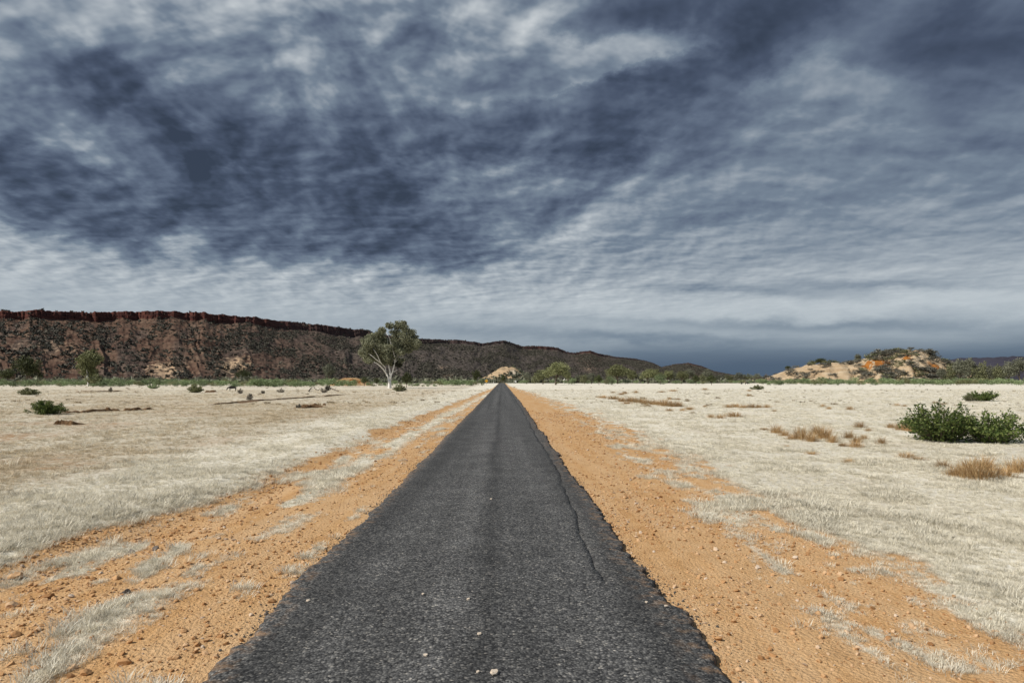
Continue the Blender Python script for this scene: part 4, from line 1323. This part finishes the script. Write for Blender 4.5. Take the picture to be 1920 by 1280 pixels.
hill_top_tree(1540, 13, 26, T_DARK, 'round dark tree on the left shoulder of the sandy hill')
hill_top_tree(1524, 10, 24, T_LOW, 'olive tree on the left shoulder of the sandy hill')
hill_top_tree(1608, 15, 16, T_GREY, 'thin tree breaking the skyline of the sandy hill')
hill_top_tree(1478, 9, 14, T_DARK, 'small dark tree on the low left end of the sandy hill')
hill_top_tree(1436, 11, 11, T_DEADGREY, 'reddish brown bare tree at the left toe of the sandy hill')


# ---------------------------------------------------------------- near bushes
def near_bush(name, px, base, w_px, h_px, seed, label, leaf=0.07, nst=46, per=150, m=M_BUSH, cat='bush', spread=1.0, flat=0.55):
    """bush of arching leafy stems rising from one base"""
    p = on_ground(px, base)
    k_ = p.y / FPX
    Wd, H = w_px * k_ * 0.5, h_px * k_
    r = np.random.default_rng(seed)
    root = obj(name, None, loc=(p.x, p.y + Wd * 0.6, gz(p.x, p.y + Wd * 0.6)))
    tag(root, label, cat)
    stems, LP, LD = [], [], []
    for s in range(nst):
        a = 2 * PI * (s + r.random()) / nst
        q = math.sqrt(r.random())
        tip = Vector((math.cos(a) * Wd * q, math.sin(a) * Wd * q * 0.8, H * (1.0 - 0.62 * q * q) * (0.60 + 0.50 * r.random())))
        b = Vector((tip.x * 0.28, tip.y * 0.28, -0.03))
        mid_ = b.lerp(tip, 0.55) + Vector((0, 0, H * 0.12))
        stems.append(tube([b, mid_, tip], [0.012 * H + 0.006, 0.008 * H + 0.004, 0.003], 4, s))
        f = r.random(per) ** 0.75
        A, B, Cc = np.array(b), np.array(mid_), np.array(tip)
        c = (1 - f)[:, None] ** 2 * A + 2 * ((1 - f) * f)[:, None] * B + (f ** 2)[:, None] * Cc
        sp = 0.13 * H * (1.1 - 0.7 * f)[:, None]
        c = c + r.normal(size=(per, 3)) * sp * np.array([1, 1, 0.8])
        keep_ = c[:, 2] > 0.02
        d = (Cc - B)
        d = d / np.linalg.norm(d)
        LP.append(c[keep_])
        LD.append(np.repeat(d[None], keep_.sum(), 0))
    lp, ld = np.concatenate(LP), np.concatenate(LD)
    v, fc = leaves(r, lp, leaf, leaf * 0.42, 0.25, ld)
    obj('foliage', mesh(name + '_foliage_%d' % seed, v, fc, [m]), root)
    V, Fc = join(stems)
    obj('stems', mesh(name + '_stems_%d' % seed, V, Fc, [M_BARK]), root)
    return root


near_bush('leafy_bush', 1794, 822, 164, 80, 1, 'largest dark green leafy bush on the right of the pale plain', 0.12, 60, 84)
near_bush('leafy_bush', 1896, 823, 170, 66, 2, 'dark green leafy bush cut by the right edge of the photo', 0.12, 44, 84)
near_bush('leafy_bush', 1860, 750, 74, 21, 3, 'smaller mid green bush farther off behind the largest bush', 0.16, 50, 60, M_BUSH)
near_bush('leafy_bush', 1822, 750, 26, 16, 13, 'sparse yellow green bush beside the smaller far bush', 0.12, 24, 30, M_OLIVE)
near_bush('leafy_bush', 71, 774, 76, 28, 4, 'dark green spiky bush alone on the left plain', 0.10, 46, 110)
near_bush('leafy_bush', 45, 739, 44, 14, 5, 'olive bush farther back at the left edge of the plain', 0.20, 36, 50, M_OLIVE)
near_bush('leafy_bush', 362, 735, 30, 18, 6, 'green bush standing forward of the left shrub band', 0.22, 36, 50, M_TREE)
near_bush('leafy_bush', 283, 728, 26, 10, 7, 'small green bush touching the left shrub band', 0.22, 26, 40, M_BAND)
near_bush('leafy_bush', 748, 733, 28, 14, 8, 'olive bush at the right foot of the white gum', 0.2, 36, 50, M_OLIVE)
near_bush('leafy_bush', 1423, 730, 30, 9, 9, 'flat olive bush alone on the pale plain before the sandy hill', 0.25, 30, 40, M_OLIVE)
for i, (px, b, w, h, lb) in enumerate([(449, 737, 13, 10, 'grey dry shrub just right of the black cow'), (467, 748, 12, 13, 'sparse grey twiggy shrub below the cow on the left plain'),
                                       (525, 735, 18, 8, 'low grey dry shrub in front of the green band'), (605, 736, 16, 10, 'grey dry shrub between two fallen branches'),
                                       (559, 763, 9, 8, 'small dry twig clump on the bare left plain'), (206, 734, 7, 11, 'thin upright dead shrub left of the forward green bush'),
                                       (492, 737, 8, 7, 'tiny dry shrub left of the low grey shrub')]):
    near_bush('dry_shrub', px, b, w, h, 30 + i, lb, 0.16, 16, 26, M_DRYSHRUB, 'dry shrub')
near_bush('dry_shrub', 614, 731, 13, 12, 41, 'dark dead shrub above the fallen branches', 0.2, 18, 30, M_MISTLE, 'dry shrub')


# ---------------------------------------------------------------- golden tussocks
prng = random.Random(8)
TUS = []
for i in range(7):
    v, f = blades(prng, 150, 0.95, 0.014, 0.25, 0.45, 3)
    v2, f2 = blades(prng, 130, 0.6, 0.014, 0.50, 0.7, 3)
    v, f = join([(v, f), (v2, f2)])
    TUS.append(mesh('tussock_%d' % i, v, f, [M_GOLD]))
TG = {
    'golden tussock in the long row nearest the road': [(1150, 748, 24, 8), (1166, 752, 20, 9), (1182, 752, 22, 11), (1196, 754, 24, 12), (1207, 757, 24, 12), (1220, 758, 22, 11), (1234, 759, 24, 12), (1247, 761, 26, 15), (1262, 762, 24, 13), (1273, 762, 18, 11), (1175, 757, 18, 7), (1212, 762, 20, 7), (1130, 745, 18, 6)],
    'small golden tussock just beyond the long row': [(1255, 748, 10, 6), (1270, 749, 11, 5), (1192, 736, 10, 6), (1165, 739, 14, 5), (1172, 737, 11, 5), (1240, 735, 12, 4), (1262, 733, 16, 4), (1322, 731, 12, 5), (1150, 736, 10, 4)],
    'golden tussock in the short row in the middle of the right plain': [(1366, 764, 18, 8), (1380, 764, 16, 9), (1394, 765, 18, 8), (1409, 765, 18, 10), (1422, 765, 14, 8), (1438, 765, 15, 8), (1452, 771, 10, 5)],
    'golden tussock in the trio below the short row': [(1334, 783, 15, 9), (1350, 784, 18, 9), (1376, 781, 32, 12)],
    'small golden tussock between the two rows': [(1292, 768, 18, 9), (1279, 770, 12, 6), (1299, 775, 10, 6), (1322, 763, 9, 5), (1255, 770, 14, 6)],
    'golden tussock in the large ragged patch left of the big bush': [(1432, 803, 18, 7), (1456, 808, 26, 20), (1470, 812, 22, 12), (1500, 818, 30, 30), (1520, 822, 26, 20), (1545, 818, 40, 30), (1532, 812, 30, 22), (1560, 824, 20, 16), (1592, 818, 22, 20), (1606, 824, 20, 14), (1620, 820, 16, 14), (1604, 832, 24, 16), (1580, 830, 18, 10), (1612, 800, 22, 15), (1628, 806, 12, 9), (1484, 818, 20, 12)],
    'lone golden tussock below the ragged patch': [(1653, 828, 20, 18)],
    'golden tussock at the left skirt of the big bush': [(1670, 800, 18, 12), (1690, 804, 24, 18), (1708, 806, 26, 16)],
    'small golden tussock alone on the far pale plain': [(1542, 763, 12, 7), (1554, 767, 10, 6), (1593, 768, 14, 9), (1682, 760, 14, 6), (1696, 761, 9, 5), (1404, 742, 10, 6), (1405, 733, 9, 4)],
    'golden tussock strewn thinly between ragged patch and front clump': [(1698, 850, 30, 15), (1722, 854, 28, 9), (1590, 860, 20, 13), (1522, 844, 22, 8), (1475, 831, 10, 5)],
    'golden tussock in the front clump below the big bush': [(1768, 868, 28, 22), (1790, 882, 34, 26), (1812, 886, 40, 46), (1835, 890, 44, 52), (1858, 888, 40, 40), (1882, 884, 36, 30), (1904, 876, 38, 38), (1925, 872, 30, 34), (1845, 872, 40, 40), (1820, 874, 36, 36)],
}
for lb, lst in TG.items():
    for (px, b, w, h) in lst:
        p = on_ground(px, b, -0.08)
        k_ = p.y / FPX
        ww = w * k_ * 1.2
        hh = h * k_ * (0.85 if 'front clump' in lb else 1.0)
        m = prng.choice(TUS)
        tag(obj('grass_tussock', m, None, (p.x, p.y, gz(p.x, p.y) - 0.01), prng.random() * 6.28, (ww, ww, hh)), lb, 'grass tussock', None if len(lst) == 1 else lb + 's')


# ---------------------------------------------------------------- loose stones
ROCKS = [mesh('stone_%d' % i, *rock(50 + i, 2, 0.22, 0.72), [M_STONE], False) for i in range(6)]
M_PALESTONE = plain_mat('pale_road_stone', (0.62, 0.55, 0.46), (0.50, 0.40, 0.30), 2.0, 0.9, 0.2)
M_DARKSTONE = plain_mat('dark_stone', (0.10, 0.085, 0.075), (0.16, 0.13, 0.11), 2.0, 0.9, 0.2)
ROCK_P = mesh('pale_stone', *rock(61, 2, 0.14, 0.75), [M_PALESTONE], False)
ROCK_D = mesh('dark_stone', *rock(62, 2, 0.14, 0.7), [M_DARKSTONE], False)
for (px, py, w, me_, lb) in [
    (927, 1266, 18, ROCK_P, 'largest pale stone on the asphalt at the bottom edge'), (896, 1263, 8, ROCK_P, 'small stone just left of the largest road stone'),
    (899, 1192, 10, ROCK_P, 'white stone alone in the middle of the asphalt'), (798, 1231, 9, ROCK_P, 'grey white stone on the left half of the asphalt'),
    (878, 1126, 8, ROCK_P, 'pale brown chip stone above the white road stone'), (1249, 1134, 7, ROCK_P, 'pale stone near the right edge of the asphalt'),
    (921, 937, 5, ROCK_P, 'tiny white stone far up the asphalt'), (793, 1115, 6, ROCK_P, 'small white stone on asphalt near the left wheel path'),
    (578, 1123, 9, ROCK_P, 'pale stone on the left ragged asphalt edge'), (1212, 1128, 6, ROCK_P, 'small tan stone left of the right asphalt edge stone'),
]:
    p = on_ground(px, py, 0.03)
    s = w * p.length / FPX * 0.42
    onroad = float(road_left(np.array([p.y]))[0]) < p.x < float(road_right(np.array([p.y]))[0])
    tag(obj('stone', me_, None, (p.x, p.y, (road_z(p.x) if onroad else gz(p.x, p.y)) + s * 0.45), tr.random() * 6, s), lb, 'stone')
for (px, py, w, lb) in [
    (234, 1110, 16, 'dark grey stone on the left dirt shoulder'), (500, 1158, 10, 'small dark stone beside the left asphalt edge'),
    (292, 1024, 14, 'dark stone under the pale grass edge'), (248, 1024, 12, 'second dark stone under the pale grass edge'),
]:
    p = on_ground(px, py, -0.08)
    s = w * p.length / FPX * 0.45
    tag(obj('stone', ROCK_D, None, (p.x, p.y, gz(p.x, p.y) + s * 0.3), tr.random() * 6, s), lb, 'stone')
for (px, py, w) in [(217, 1081, 14), (30, 1071, 22), (22, 1122, 18), (92, 1114, 20), (84, 1118, 12), (175, 1080, 10), (300, 1148, 12), (383, 1138, 10), (232, 1248, 24), (160, 1264, 18), (66, 1260, 22),
                    (330, 1240, 14), (420, 1200, 12), (196, 1004, 9), (420, 1068, 9), (370, 1110, 10), (470, 1160, 10), (270, 1090, 10), (120, 1046, 12), (60, 1040, 10), (345, 1190, 12), (150, 1190, 12), (30, 1190, 16),
                    (410, 1010, 8), (500, 1050, 8), (560, 1000, 7)]:
    p = on_ground(px, py, -0.08)
    s = w * p.length / FPX * 0.42
    tag(obj('stone', tr.choice(ROCKS), None, (p.x, p.y, gz(p.x, p.y) + s * 0.3), tr.random() * 6, s), 'orange brown stone lying loose on the left dirt shoulder', 'stone', 'loose stones on the left shoulder')
for (px, py, w) in [(1386, 1264, 12), (1352, 1200, 8), (1440, 1240, 9), (1500, 1120, 7), (1230, 1010, 6), (1320, 1080, 8), (1270, 990, 6), (1540, 1190, 8), (1410, 1150, 7), (1660, 1250, 9), (1180, 900, 5)]:
    p = on_ground(px, py, -0.08)
    s = w * p.length / FPX * 0.42
    tag(obj('stone', tr.choice(ROCKS), None, (p.x, p.y, gz(p.x, p.y) + s * 0.3), tr.random() * 6, s), 'orange brown stone lying loose on the right dirt shoulder', 'stone', 'loose stones on the right shoulder')


# ---------------------------------------------------------------- earth banks and clods on the left plain
def earth_bank(pts, h, seed, label, name='earth_bank'):
    P = [on_ground(a, b, -0.05) for a, b in pts]
    r = random.Random(seed)
    V, Fc = [], []
    n = 46
    c = P[len(P) // 2]
    for i in range(n + 1):
        f = i / n * (len(P) - 1)
        j = min(int(f), len(P) - 2)
        p = P[j].lerp(P[j + 1], f - j)
        d = (P[j + 1] - P[j]).normalized()
        nrm = Vector((-d.y, d.x, 0))
        if nrm.y < 0:
            nrm = -nrm
        a = h * (0.35 + 0.9 * float(fbm(np.array([i * 0.35]), np.array([seed * 1.7]), 501, 3)[0])) * min(1, i / 3, (n - i) / 3)
        a *= 1.0 if vn(np.array([i * 0.5]), np.array([seed * 3.1]), 7)[0] > 0.22 else 0.25
        z = gz(p.x, p.y)
        w = h * 1.4
        for (o, zz) in ((-0.25 * w, -0.02), (-0.05 * w + 0.1 * w * (r.random() - .5), a * 0.75), (0.18 * w, a), (0.9 * w, a * 0.55), (2.6 * w, -0.02)):
            q = p + nrm * (o + 0.15 * w * (r.random() - 0.5))
            V.append((q.x - c.x, q.y - c.y, z + zz + 0.1 * a * (r.random() - 0.5) - gz(c.x, c.y)))
    for i in range(n):
        for s in range(4):
            Fc.append((i * 5 + s, i * 5 + s + 1, i * 5 + 5 + s + 1, i * 5 + 5 + s))
    o = obj(name, mesh(name + str(seed), V, Fc, [M_EARTH]), None, (c.x, c.y, gz(c.x, c.y)))
    tag(o, label, 'earth bank')


earth_bank([(108, 772), (150, 771), (200, 768), (250, 767), (292, 764)], 0.24, 1, 'broken brown earth bank right of the spiky left bush')
earth_bank([(394, 757), (440, 754), (480, 750), (540, 747), (600, 743), (650, 739)], 0.17, 2, 'long thin brown earth bank below the cow')
earth_bank([(100, 793), (116, 793), (136, 794)], 0.22, 3, 'short dark earth bank below the spiky left bush')
earth_bank([(384, 735), (395, 734), (404, 734)], 0.35, 4, 'short brown earth bank left of the black cow')
earth_bank([(140, 734), (170, 734), (200, 733.5), (232, 733)], 0.22, 5, 'low brown earth bank behind the two left bushes')
earth_bank([(570, 764), (580, 763), (590, 761)], 0.3, 6, 'short earth bank in the middle of the left plain')
for (px, b, w, lb) in [(202, 768, 9, 'small upright brown clod on the broken earth bank'), (608, 758, 5, 'lone dark clod left of the gum tree on bare plain')]:
    p = on_ground(px, b, -0.05)
    s = w * p.y / FPX * 0.5
    m_ = mesh('clod', *rock(int(px), 2, 0.2, 1.2), [M_EARTH])
    tag(obj('earth_clod', m_, None, (p.x, p.y, gz(p.x, p.y) + s * 0.6), 0.4, s), lb, 'earth clod')


# ---------------------------------------------------------------- fallen branches
def fallen_branch(pts, r0, label, seed):
    P = [on_ground(a, b, -0.05) for a, b, *_ in pts]
    c = P[0]
    z0 = gz(c.x, c.y)
    Q = [Vector((p.x - c.x, p.y - c.y, hgt)) for p, (_, _, hgt) in zip(P, pts)]
    parts = [tube(Q, [r0 * (1 - 0.6 * i / (len(Q) - 1)) for i in range(len(Q))], 6, seed)]
    for i in range(1, len(Q)):
        e = Q[i] + Vector((0.4 * (1 if i % 2 else -1), 0.3, 0.45))
        parts.append(tube([Q[i], Q[i].lerp(e, .5) + Vector((0, 0, .05)), e], [r0 * .45, r0 * .3, r0 * .1], 5, seed + i))
    V, Fc = join(parts)
    tag(obj('fallen_branch', mesh('fallen_branch_%d' % seed, V, Fc, [M_DEAD]), None, (c.x, c.y, z0)), label, 'branch')


fallen_branch([(579, 733, 0.05), (582, 732, 0.45), (590, 731, 0.40), (597, 732, 0.15)], 0.13, 'dark fallen branch left of the grey dry shrub', 1)
fallen_branch([(620, 731, 0.45), (627, 732, 0.25), (635, 733.5, 0.05)], 0.12, 'fallen branch sloping down right of the grey dry shrub', 2)


# ---------------------------------------------------------------- cattle
def cow_mesh():
    """one skinned figure, grazing, facing -X, 2.2 m long, standing on z = 0"""
    J = {'hip': (0.75, 0, 1.20, .30), 'belly': (0.15, 0, 1.08, .40), 'chest': (-0.45, 0, 1.10, .36), 'with': (-0.7, 0, 1.15, .26), 'neck': (-1.0, 0, 0.95, .17), 'poll': (-1.22, 0, 0.68, .14), 'muz': (-1.36, 0, 0.34, .085)}
    order = ['hip', 'belly', 'chest', 'with', 'neck', 'poll', 'muz']
    V = [J[o][:3] for o in order]
    Rr = [J[o][3] for o in order]
    E = [(i, i + 1) for i in range(6)]

    def chain(start, pts):
        p = start
        for (x, y, z, q) in pts:
            V.append((x, y, z))
            Rr.append(q)
            E.append((p, len(V) - 1))
            p = len(V) - 1
    for s in (-1, 1):
        chain(0, [(0.80, .20 * s, 0.85, .17), (0.90, .20 * s, 0.55, .085), (0.84, .20 * s, 0.28, .055), (0.82, .20 * s, 0.03, .06)])
        chain(2, [(-0.52, .18 * s, 0.75, .13), (-0.50, .18 * s, 0.42, .075), (-0.52, .18 * s, 0.22, .05), (-0.54, .18 * s, 0.03, .06)])
        chain(5, [(-1.18, .20 * s, 0.72, .04), (-1.16, .27 * s, 0.68, .03)])
    chain(0, [(1.06, 0, 1.12, .05), (1.12, 0, 0.75, .025), (1.12, 0, 0.45, .035)])
    me = bpy.data.meshes.new('cow')
    me.from_pydata(V, E, [])
    bm = bmesh.new()
    bm.from_mesh(me)
    ly = bm.verts.layers.skin.verify()
    bm.verts.ensure_lookup_table()
    for i, q in enumerate(Rr):
        bm.verts[i][ly].radius = (q, q)
    bm.verts[0][ly].use_root = True
    bm.to_mesh(me)
    bm.free()
    me.materials.append(M_COW)
    return me


COWM = cow_mesh()


def cow(px, base, h_px, rz, label, z=None):
    p = on_ground(px, base)
    s = h_px * p.y / FPX / 1.48
    o = obj('cow', COWM, None, (p.x, p.y, gz(p.x, p.y)), rz, s)
    o.modifiers.new('skin', 'SKIN').use_smooth_shade = True
    o.modifiers.new('sub', 'SUBSURF').levels = 1
    o.modifiers['sub'].render_levels = 1
    tag(o, label, 'cow', 'cattle on the plain')


cow(435, 732.5, 10.5, 0.25, 'black cow grazing before the green band on the left')
cow(1390.5, 720.5, 5.0, 1.45, 'black cow, the left one of the pair by the sandy hill')
cow(1400.5, 720.5, 5.0, 2.4, 'black cow, the right one of the pair by the sandy hill')


# ---------------------------------------------------------------- road furniture
def box(x0, x1, y0, y1, z0, z1):
    V = [(x, y, z) for z in (z0, z1) for y in (y0, y1) for x in (x0, x1)]
    return V, [(0, 2, 3, 1), (4, 5, 7, 6), (0, 1, 5, 4), (2, 6, 7, 3), (0, 4, 6, 2), (1, 3, 7, 5)]


def warning_sign():
    p = on_ground(912, 721.0)
    z = gz(p.x, p.y)
    k_ = p.y / FPX
    root = obj('warning_sign', None, loc=(p.x, p.y, z))
    tag(root, 'yellow diamond warning sign on a post left of the road end', 'road sign')
    hc, q = 7.6 * k_, 3.1 * k_
    V, Fc = tube([(0, 0.06, -0.1), (0, 0.06, hc + q * 0.7)], [0.05, 0.05], 8)
    obj('post', mesh('sign_post', V, Fc, [M_STEEL], True), root)
    bm = bmesh.new()
    f = bm.faces.new([bm.verts.new(c) for c in ((0, 0, hc - q), (q, 0, hc), (0, 0, hc + q), (-q, 0, hc))])
    e = bmesh.ops.extrude_face_region(bm, geom=[f])
    bmesh.ops.translate(bm, verts=[v for v in e['geom'] if isinstance(v, bmesh.types.BMVert)], vec=(0, 0.03, 0))
    bmesh.ops.recalc_face_normals(bm, faces=bm.faces)
    me = bpy.data.meshes.new('sign_face')
    bm.to_mesh(me)
    bm.free()
    me.materials.append(M_YELLOW)
    face = obj('sign_face', me, root)
    obj('symbol', mesh('sign_symbol', *box(-q * .36, q * .36, -0.012, -0.004, hc - q * .14, hc + q * .14), [M_BLACK]), face)


warning_sign()


def guide_post(px, base, h, label):
    p = on_ground(px, base)
    k_ = p.y / FPX
    root = obj('guide_post', None, loc=(p.x, p.y, gz(p.x, p.y)))
    tag(root, label, 'post')
    H = h * k_
    V, Fc = join([box(-0.35 * k_, 0.35 * k_, -0.02, 0.02, -0.05, H), box(-0.28 * k_, 0.28 * k_, -0.018, 0.018, H, H * 1.06)])
    obj('post', mesh('guide_post', V, Fc, [M_WHITE]), root)
    obj('reflector', mesh('reflector', *box(-0.2 * k_, 0.2 * k_, -0.03, -0.021, H * .8, H * .9), [M_STEEL]), root)


guide_post(925.6, 720.5, 5.5, 'white guide post left of the road end near the yellow sign')


def small_sign(px, base, label):
    p = on_ground(px, base)
    k_ = p.y / FPX
    root = obj('roadside_sign', None, loc=(p.x, p.y, gz(p.x, p.y)))
    tag(root, label, 'road sign')
    V, Fc = tube([(0, 0.05, -0.1), (0, 0.05, 5 * k_)], [0.05, 0.05], 8)
    obj('post', mesh('small_sign_post', V, Fc, [M_STEEL], True), root)
    obj('sign_face', mesh('small_sign_face', *box(-1.6 * k_, 1.6 * k_, -0.02, 0.02, 2.8 * k_, 5.2 * k_), [M_WHITE]), root)


small_sign(966.5, 718.6, 'small white sign right of the road end')


def white_stub():
    p = on_ground(1058, 719.0)
    k_ = p.y / FPX
    root = obj('bare_trunk', None, loc=(p.x, p.y, gz(p.x, p.y)))
    tag(root, 'bare white tree trunk right of the biggest round tree', 'dead tree')
    V, Fc = join([tube([(0, 0, -0.2), (-0.1 * k_, 0, 3 * k_), (-.3 * k_, 0, 7 * k_), (0.3 * k_, 0, 10 * k_)], [1.2 * k_, 1.1 * k_, 0.9 * k_, 0.4 * k_], 8), tube([(-.3 * k_, 0, 6.6 * k_), (-3 * k_, 0, 7.4 * k_)], [.5 * k_, .2 * k_], 6)])
    obj('trunk', mesh('bare_trunk', V, Fc, [M_WHITEBARK], True), root)


white_stub()
